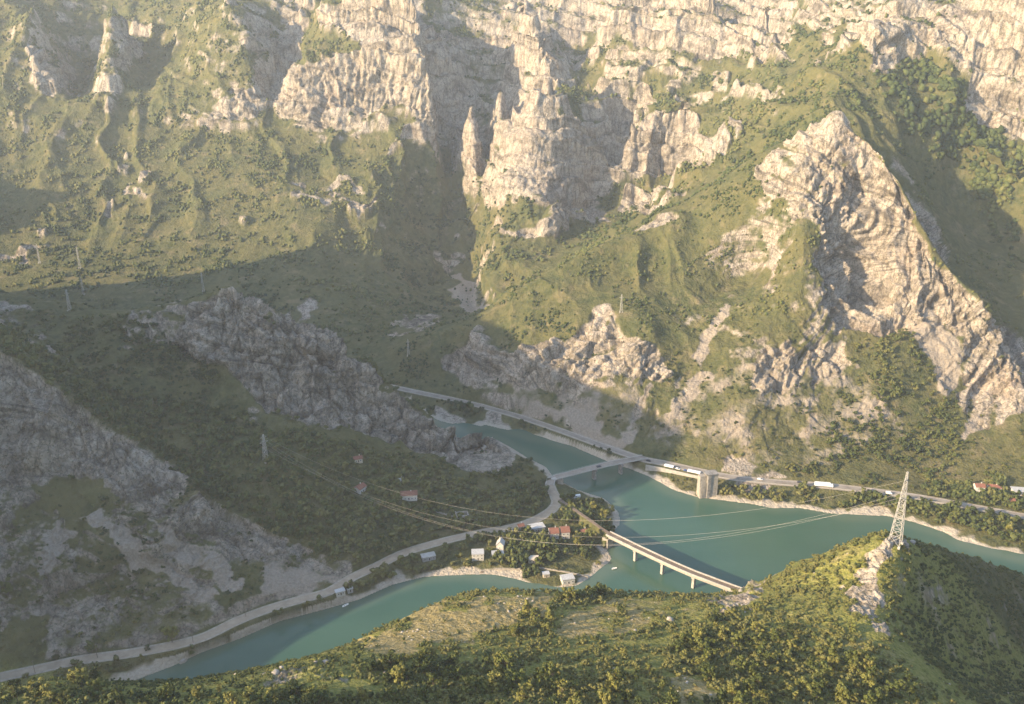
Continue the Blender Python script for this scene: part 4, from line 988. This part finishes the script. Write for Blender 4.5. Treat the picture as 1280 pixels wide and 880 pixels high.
# a roofless stone ruin on the slope, and the stone walls of its plots
q = spot_at(577, 646); t = empty('stone_ruin', q, math.radians(12)); tag(t, 'roofless grey stone ruin beside the track through the woods', 'ruin')
for c, d in (((0,-3.5,1.3),(10,.6,4.2)),((0,3.5,1.0),(10,.6,3.6)),((-4.7,0,1.5),(.6,6.4,4.8)),((4.7,0,.8),(.6,6.4,3.2))): MB().box(c, d).build('wall', STONE, t)
for k, (a_, b_, lab) in enumerate((((545,640),(598,650),'dry stone wall beside the track through the woods'),((655,708),(735,722),'long low stone wall round the peninsula garden'),((620,712),(650,712),'short wall at the back of the west beach'))):
    A_, B_ = spot_at(*a_), spot_at(*b_); w_ = MB(); n = 14
    for i in range(n):
        p = A_+(B_-A_)*(i+.5)/n; p[2] = ground(p[0], p[1])[0]; w_.box((p[0], p[1], p[2]+.3), (np.linalg.norm(B_-A_)/n*1.0, .55, 1.5+.25*rng.rand()), math.atan2(B_[1]-A_[1], B_[0]-A_[0]))
    tag(w_.build('stone_wall', STONE), lab, 'wall')

# ---- the old bridge tower on the far shore
q = PZ(884, 622, .5); t = empty('bridge_abutment', (q[0], q[1]+4, 0), math.radians(14)); t.scale = (.86, .8, 1.42); tag(t, 'massive grey masonry abutment tower rising from the far shore to the road', 'abutment')
MB().solid([(-5,-2),(5,-2),(4.4,14.6),(-4.2,14.6)], 1.35, 9.0).build('tower', STONE, t); MB().solid([(-5.6,-2),(-2,-2),(-2,15.2),(-5,15.2)], -1.8, 1.3).build('pilaster', CONC_D, t)
MB().solid([(-4.0,-2),(4,-2),(4,13.6),(-1.6,13.6)], -8.6, -1.7).build('wing_wall', STONE, t); MB().box((3.0, 0, 14.85), (12.6, 10.0, .5)).build('coping', CONC_D, t)
b = MB()
for i in range(5): b.box((-8.2+1.5*i, -4.3+.42*i*.3, 4.2), (.35,.5,11.5))
b.build('buttress', CONC, t)

# ---- vehicles
def wheels(t, xs, y, r):
    for x in xs:
        for s in (-1, 1):
            w_ = MB().bar((x, s*y-.14, r), (x, s*y+.14, r), r, 12).build('wheel', RUBBER, t); MB().bar((x, s*y-.16, r), (x, s*y+.16, r), r*.5, 8).build('rim', STEEL, w_)
def on_road(path, u, off):
    us = [project(np.array(p))[0] for p in path]; k = int(np.argmin([abs(x-u) for x in us])); k = min(max(k, 1), len(path)-2); d = path[k+1]-path[k-1]; d /= np.linalg.norm(d)
    return path[k]+np.array([d[1], -d[0], 0])*off+np.array([0, 0, .1]), math.atan2(d[1], d[0])
def truck(u, off, flip, paint, box, label, ln=11.0):
    p, a = on_road(RE, u, off); t = empty('truck', p, a+(math.pi if flip else 0)); tag(t, label, 'truck')
    MB().box((-1.0, 0, 2.25), (ln-2.6, 2.5, 2.7)).build('cargo_box', box, t)
    cb = MB().solid([(ln/2-2.2,.55),(ln/2-.15,.55),(ln/2-.1,1.6),(ln/2-.5,2.9),(ln/2-2.2,2.9)], -1.2, 1.2); 
    for v in cb.bm.verts: v.co = (v.co.y, v.co.x, v.co.z)
    cb = cb.build('cab', paint, t); MB().box((ln/2-.28, 0, 2.15), (.12, 2.0, .8)).build('windscreen', GLASS, cb)
    MB().box((-.2, 0, .72), (ln-1.2, 1.0, .3)).build('chassis', PAINTD, t); wheels(t, (-ln/2+1.2, -ln/2+2.5, ln/2-1.3), 1.1, .5)
    for s in (-1, 1): MB().box((ln/2-.09, s*.85, .85), (.1,.3,.2)).build('headlight', GLASS, t)
def car(p, a, paint, label, van=False, group=None):
    t = empty('parked_car' if group else 'car', p, a); tag(t, label, 'van' if van else 'car', group)
    if van: prof = [(-2.4,.4),(2.3,.4),(2.4,1.0),(1.7,1.25),(1.2,2.1),(-2.4,2.1)]
    else: prof = [(-2.1,.38),(2.1,.38),(2.15,.8),(1.25,.95),(.5,1.45),(-1.2,1.45),(-1.95,1.0),(-2.15,.9)]
    b = MB().solid(prof, -.85, .85)
    for v in b.bm.verts: v.co = (v.co.y, v.co.x, v.co.z)
    b.build('body', paint, t); MB().box((.35 if not van else 1.0, 0, 1.18 if not van else 1.62), (1.6 if not van else .5, 1.74, .36 if not van else .55)).build('window', GLASS, t)
    wheels(t, (-1.35, 1.35), .78, .33)
    for s in (-1, 1): MB().box((2.12 if not van else 2.36, s*.6, .68), (.1,.3,.16)).build('headlight', STEEL, t)
truck(1026, 1.7, False, PAINTW, PAINTW, 'long white truck on the sunlit far road', 15.0)
p, a = on_road(RE, 1112, 1.7); car(p, a, PAINTW, 'white van on the far road behind the tall pylon', True)
p, a = on_road(RE, 948, -1.7); car(p, a, PAINTW, 'white car on the far road right of the abutment tower')
p, a = on_road(RE, 1004, -1.7); car(p, a, PAINTD, 'dark car on the sunlit far road behind the long white truck')
p, a = on_road(RE, 806, 1.7); car(p, a, PAINTD, 'dark car at the far end of the road bridge')
k = len(bp)//2; d = bp[k+1]-bp[k]; car(bp[k]+np.array([0, 0, .02])+np.array([d[1], -d[0], 0])/np.linalg.norm(d)*1.5, math.atan2(d[1], d[0]), PAINTD, 'dark car halfway across the road bridge')
for k, (off, paint, lab) in enumerate(((845,PAINTW,'white car parked left of the white canopies by the far road'),(857,PAINTB,'blue car parked between the white canopies by the far road'))):
    p, a = on_road(RE, off, 5.4); p[2] = ground(p[0], p[1])[0]+.05; car(p, a, paint, lab, group='cars parked by the canopies')
for k, (u, v, w_, lab) in enumerate(((838,582,8.0,'white roadside canopy nearest the road bridge'),(866,588,11.0,'longer white roadside canopy next to the abutment tower'))):
    p, a = on_road(RE, u, 6.5); p[2] = ground(p[0], p[1])[0]; t = empty('canopy', p, a); tag(t, lab, 'canopy', 'white canopies by the far road')
    MB().solid([(-2.6,2.5),(0,3.3),(2.6,2.5),(2.6,2.62),(0,3.45),(-2.6,2.62)], -w_/2, w_/2).build('roof', PAINTW, t)
    for sx in (-1, 1):
        for sy in (-1, 1): MB().bar((sx*(w_/2-.3), sy*2.4, -.4), (sx*(w_/2-.3), sy*2.4, 2.6), .08, 6).build('post', STEEL, t)
# retaining wall under the canopies
b = MB(); pw = [on_road(RE, u, 9.5)[0] for u in range(815, 900, 6)]; b.sweep(pw, [(-.4,-5.0),(.5,-5.0),(.3,.25),(-.3,.25)]); tag(b.build('retaining_wall', CONC), 'pale concrete retaining wall holding the far road over the shore', 'wall')

# ---- jetty, boats, poles
A_, B_ = PZ(608, 704, 1.4), PZ(602, 716, .5); t = empty('jetty', A_); tag(t, 'narrow pale landing stage running down the west beach', 'jetty'); d = B_-A_
MB().sweep([np.zeros(3), d*.5, d], [(-1.1,-.12),(1.1,-.12),(1.1,.1),(-1.1,.1)]).build('deck', WOOD, t)
for f in (.1, .5, .9):
    for s in (-1, 1): MB().bar((d[0]*f+s, d[1]*f, d[2]*f-2.2), (d[0]*f+s, d[1]*f, d[2]*f+.5), .11, 6).build('post', WOOD, t)
def boat(u, v, a, paint, label, ln=4.6):
    q = PZ(u, v, .05); t = empty('rowing_boat', q, math.radians(a)); tag(t, label, 'boat')
    n = 9; b = MB(); rings = []
    for i in range(n):
        f = i/(n-1); w_ = .85*math.sin(math.pi*(.16+.80*f))**.7; x = (f-.5)*ln; rings.append([b.bm.verts.new(c) for c in ((x, -w_, .5+.25*f*f), (x, -w_*.6, -.15), (x, w_*.6, -.15), (x, w_, .5+.25*f*f), (x, w_*.82, .42+.25*f*f), (x, w_*.5, .02), (x, -w_*.5, .02), (x, -w_*.82, .42+.25*f*f))])
    for A, B in zip(rings[:-1], rings[1:]):
        for k in range(8): b.bm.faces.new((A[k], B[k], B[(k+1) % 8], A[(k+1) % 8]))
    b.bm.faces.new(rings[0]); b.bm.faces.new(rings[-1]); b.build('hull', paint, t)
    for x in (-.9, .5): MB().box((x, 0, .36), (.28, 1.3, .06)).build('thwart', WOOD, t)
boat(432, 757, 40, PAINTW, 'white rowing boat at the edge of the west lake below the cabin')
boat(768, 711, 15, PAINTW, 'small pale boat off the peninsula beside the railway bridge', 3.8)
boat(655, 723, -20, PAINTR, 'red rowing boat drawn up at the peninsula beach', 4.0)
q = spot_at(721, 622); t = empty('caravan', q, math.radians(20)); tag(t, 'white caravan parked in the clearing east of the road bend', 'caravan')
MB().solid([(-1.1,.5),(1.1,.5),(1.1,2.3),(.8,2.6),(-.8,2.6),(-1.1,2.3)], -3.0, 3.0).build('body', PAINTW, t); MB().box((-.9, -1.12, 1.7), (1.6,.08,.7)).build('window', GLASS, t); MB().box((1.5, -1.12, 1.45), (.8,.08,1.8)).build('door', PAINTW, t); wheels(t, (0,), 1.0, .34); MB().bar((3.0, 0, .6), (4.2, 0, .55), .07).build('drawbar', STEEL, t)
for u, v, hh, lab in ((122,822,9.5,'wooden pole on the lower edge of the west road, middle of three'),(44,842,9.5,'wooden pole by the west road nearest the near bushes'),(242,803,8.5,'wooden pole beside the west road at the sunlit bend'),(308,771,8.0,'wooden pole by the west road where it climbs along the scree')):
    q = spot_at(u, v); t = empty('utility_pole', q); tag(t, lab, 'utility pole', 'utility poles along the west road'); MB().bar((0,0,-.5), (0,0,hh), .16, 8, .11).build('pole', WOOD, t); MB().box((0,0,hh-.6), (1.8,.14,.16), .6).build('crossarm', WOOD, t)
    for s in (-.75, 0, .75): MB().bar((s*math.cos(.6), s*math.sin(.6), hh-.52), (s*math.cos(.6), s*math.sin(.6), hh-.3), .06, 6).build('insulator', GLASS, t)
# loose boulders at the water's edge and on the crest
def boulder(q, r, label, k, group=None):
    v = IV2.copy(); rr_ = np.random.RandomState(k); v *= 1+.5*(rr_.rand(len(v), 1)-.5); v = np.sign(v)*np.abs(v)**.8; v *= [r, r*.8, r*.75]; o = link('boulder', raw_mesh('boulder', v, IF2), m=STONE); o.location = (q[0], q[1], q[2]+r*.15); o.rotation_euler = (0, 0, rr_.rand()*6); tag(o, label, 'boulder', group)
for k, (u, v, r, lab) in enumerate(((228,826,2.6,'pale boulder at the tip of the small cape on the west shore'),(246,830,2.2,'pale boulder low at the waterline of the small cape'),(256,828,1.5,'small boulder on the right end of the small cape'),(605,560,3.2,'grey rock at the end of the middle crags by the water'),
        (345,842,1.6,'pale boulder among bushes on the near crest above the west lake'),(352,836,1.1,'smaller pale boulder beside the larger one on the near crest'),(408,829,1.4,'pale boulder where the sunlit slope meets the near bushes'),(487,828,1.5,'flat pale rock at the shadow edge left of the near slope'),
        (795,790,1.2,'sunlit pale rock in the grass at the middle of the foreground hill'),(838,775,1.6,'upright pale rock on the sunlit grass of the foreground hill'),(1170,676,2.0,'pale rock on the crest right of the tall pylon'),(1141,679,1.6,'pale rock at the foot of the tall pylon'))):
    boulder(spot_at(u, v), r, lab, k)

# ---------------------------------------------------------------- trees and big shrubs one by one
def tree_meshes(k, h, spread, trunk_h, n):
    """crown of many leaf sprays carried on limbs, and the trunk with its limbs"""
    r = np.random.RandomState(700+k); tr = MB(); lobes = []
    lean = Vector((r.randn()*.06, r.randn()*.06, 1)); top = lean*trunk_h*1.5
    tr.bar((0,0,-.4), tuple(top*.5), .05*spread+.05, 7, .035*spread+.03); tr.bar(tuple(top*.5), tuple(top), .035*spread+.03, 6, .02*spread)
    m = 12+r.randint(0, 6)
    for q in range(m):
        a = 6.28*q/m+r.rand()*.8; rad = spread*(.15+.75*r.rand()); z = trunk_h+(h-trunk_h)*(.12+.75*r.rand())
        c = np.array([math.cos(a)*rad, math.sin(a)*rad, z]) if q else np.array([0, 0, h*.8]); lobes.append((c, spread*(.20+.26*r.rand()**1.5)))
        tr.bar(tuple(top*(.45+.5*r.rand())), tuple(c), .018*spread+.02, 4, .012)
    V = []; F = []; s0 = spread*.085+.04
    for i in range(n):
        c0, R_ = lobes[i % m]; d = r.randn(3); d /= np.linalg.norm(d)+1e-9
        c = c0+d*R_*(.45+.65*r.rand()**.6)*np.array([1, 1, .8]); a = np.cross(d, r.randn(3)); a /= np.linalg.norm(a)+1e-9; b = np.cross(d+.5*r.randn(3), a); b /= np.linalg.norm(b)+1e-9; s = s0*(.5+.9*r.rand()); o = len(V)
        c[2] = max(c[2], .1)
        V += [c-a*s-b*s*.5, c+a*s*.7-b*s*.7, c+a*s*.8+b*s*.6, c-a*s*.5+b*s*.9]; F += [(o, o+1, o+2), (o, o+2, o+3)]
    return raw_mesh('crown', np.array(V), np.array(F)), tr.mesh('trunk')
KIND = []
for k in range(6): KIND.append(('broadleaf_tree', tree_meshes(k, 1.0*(5.2+.5*(k % 3)), 2.2+.2*(k % 2), 1.3, 950)))
for k in range(5): KIND.append(('round_shrub', tree_meshes(20+k, 2.5+.3*(k % 3), 1.5, .35, 480)))
for k in range(2): KIND.append(('slender_tree', tree_meshes(40+k, 7.5, 1.5, 1.6, 650)))
for nm, (cm, tm) in KIND: cm.materials.append(LEAF1); tm.materials.append(BARK)
def plant(kind, p, s, rz, label, cat, group=None):
    nm, (cm, tm) = KIND[kind]; t = empty(nm, (p[0], p[1], p[2]-.1), rz); t.scale = (s*(.8+.45*rng.rand()), s*(.8+.45*rng.rand()), s*(.8+.5*rng.rand())); tag(t, label, cat, group)
    link('crown', cm, t); link('trunk', tm, t); return t
singles = [(215,803,0,1.9,'tall leafy tree standing alone beside the bend of the west road'),(70,825,6,1.6,'rounded bush at the foot of the left mountain by the west road'),(115,815,1,1.3,'tree at the foot of the left mountain above the roadside pole'),(185,812,7,1.3,'low bush beside the west road left of the lone tall tree'),
           (12,745,2,1.6,'sunlit tree at the left edge on the rocky mountainside'),(690,690,0,1.7,'sunlit tree behind the cream hut on the peninsula'),(721,684,3,1.9,'rounded sunlit tree, left of two beside the peninsula track'),(736,680,4,2.0,'rounded sunlit tree, right of two beside the peninsula track'),
           (676,708,7,1.5,'green bush right of the cream hut'),(697,712,8,1.9,'large sunlit bush above the peninsula garden wall'),(655,706,9,1.3,'bush between the west beach and the cream hut'),(728,696,6,1.6,'bush beside the peninsula track above the white house'),(748,706,7,1.3,'bush on the shore side of the peninsula track'),(755,650,1,1.4,'dark tree on the lake edge behind the railway bridge end'),(765,643,2,1.3,'dark tree nearest the water on the east side of the peninsula'),(742,640,5,1.5,'dark tree between the caravan clearing and the railway'),
           (612,690,8,1.4,'dark shrub between the beach house and the gabled house'),(640,676,0,1.3,'dark tree behind the small gabled house'),(1235,650,3,1.7,'big sunlit tree right of the far road below the houses'),(1190,655,4,1.6,'sunlit tree on the flat between far road and lake'),(1160,642,5,1.4,'sunlit tree beside the far road right of the tall pylon'),(1262,668,0,1.7,'sunlit tree near the right edge above the far shore')]
for u, v, k, s, lab in singles: plant(k, spot_at(u, v), s, rng.rand()*6, lab, 'tree' if k < 6 or k > 10 else 'bush')
ZONES = [('sunlit slope left of the crest pylon', lambda u, v: v < 735 and u > 930 and u < 1110), ('shaded flank right of the crest pylon', lambda u, v: u > 1150 and v < 860), ('rocky spine below the crest pylon', lambda u, v: 1060 <= u and v < 800),
         ('thicket below the grey outcrop', lambda u, v: u > 930 and v < 830), ('thicket low on the right of the hill', lambda u, v: u > 930), ('grassy middle of the hill below the railway bridge', lambda u, v: 720 < u <= 930 and v < 790), ('middle thicket at the edge of the near shadow', lambda u, v: 620 < u <= 930 and v < 845),
         ('dry stony brow over the west lake', lambda u, v: u > 425 and v < 828), ('near shadow under the dry brow', lambda u, v: 425 < u <= 930), ('near crest above the west lake', lambda u, v: u > 200), ('sunlit near corner below the west road', lambda u, v: True)]
dens = green*FHm_*(.003+.05*np.clip(W_-.1, 0, 1)**1.3)*sstep(-.5, .1, patch+.5*(W_-.3))*(PU[ci] > -10)*(PU[ci] < 1290)*(PV[ci] < 890)*((PU[ci] > 440) | (PV[ci] > 866) | (PU[ci] < 130))
pos, i, j = scatter(dens, 900)
uu, vv = project(pos); Wl = W_[i, j]
scl = np.where(Wl > .75, .5+.75*rng.rand(len(pos))**1.3, .4+.45*rng.rand(len(pos)))
order = np.argsort(-(scl*1000/pos[:, 1])); count = {}
picked = []
for q in order:
    if len(picked) >= 300-0: break
    picked.append(q)
for q in picked:
    big = Wl[q] > .75 and rng.rand() < .75
    kind = (11+rng.randint(2)) if (big and rng.rand() < .10) else (rng.randint(6) if big else 6+rng.randint(5)); s = scl[q]*(1.0 if big else 1.15)
    zn = next(z for z, f in ZONES if f(uu[q], vv[q])); word = {0: 'leafy tree', 1: 'round shrub', 2: 'slender tree'}[0 if kind < 6 else (1 if kind < 11 else 2)]
    plant(kind, pos[q], s, rng.rand()*6.28, f'green {word} in the {zn}', 'tree' if kind < 6 or kind > 10 else 'shrub', f'{word}s in the {zn}')
print('planted', len(picked), 'of', len(pos))
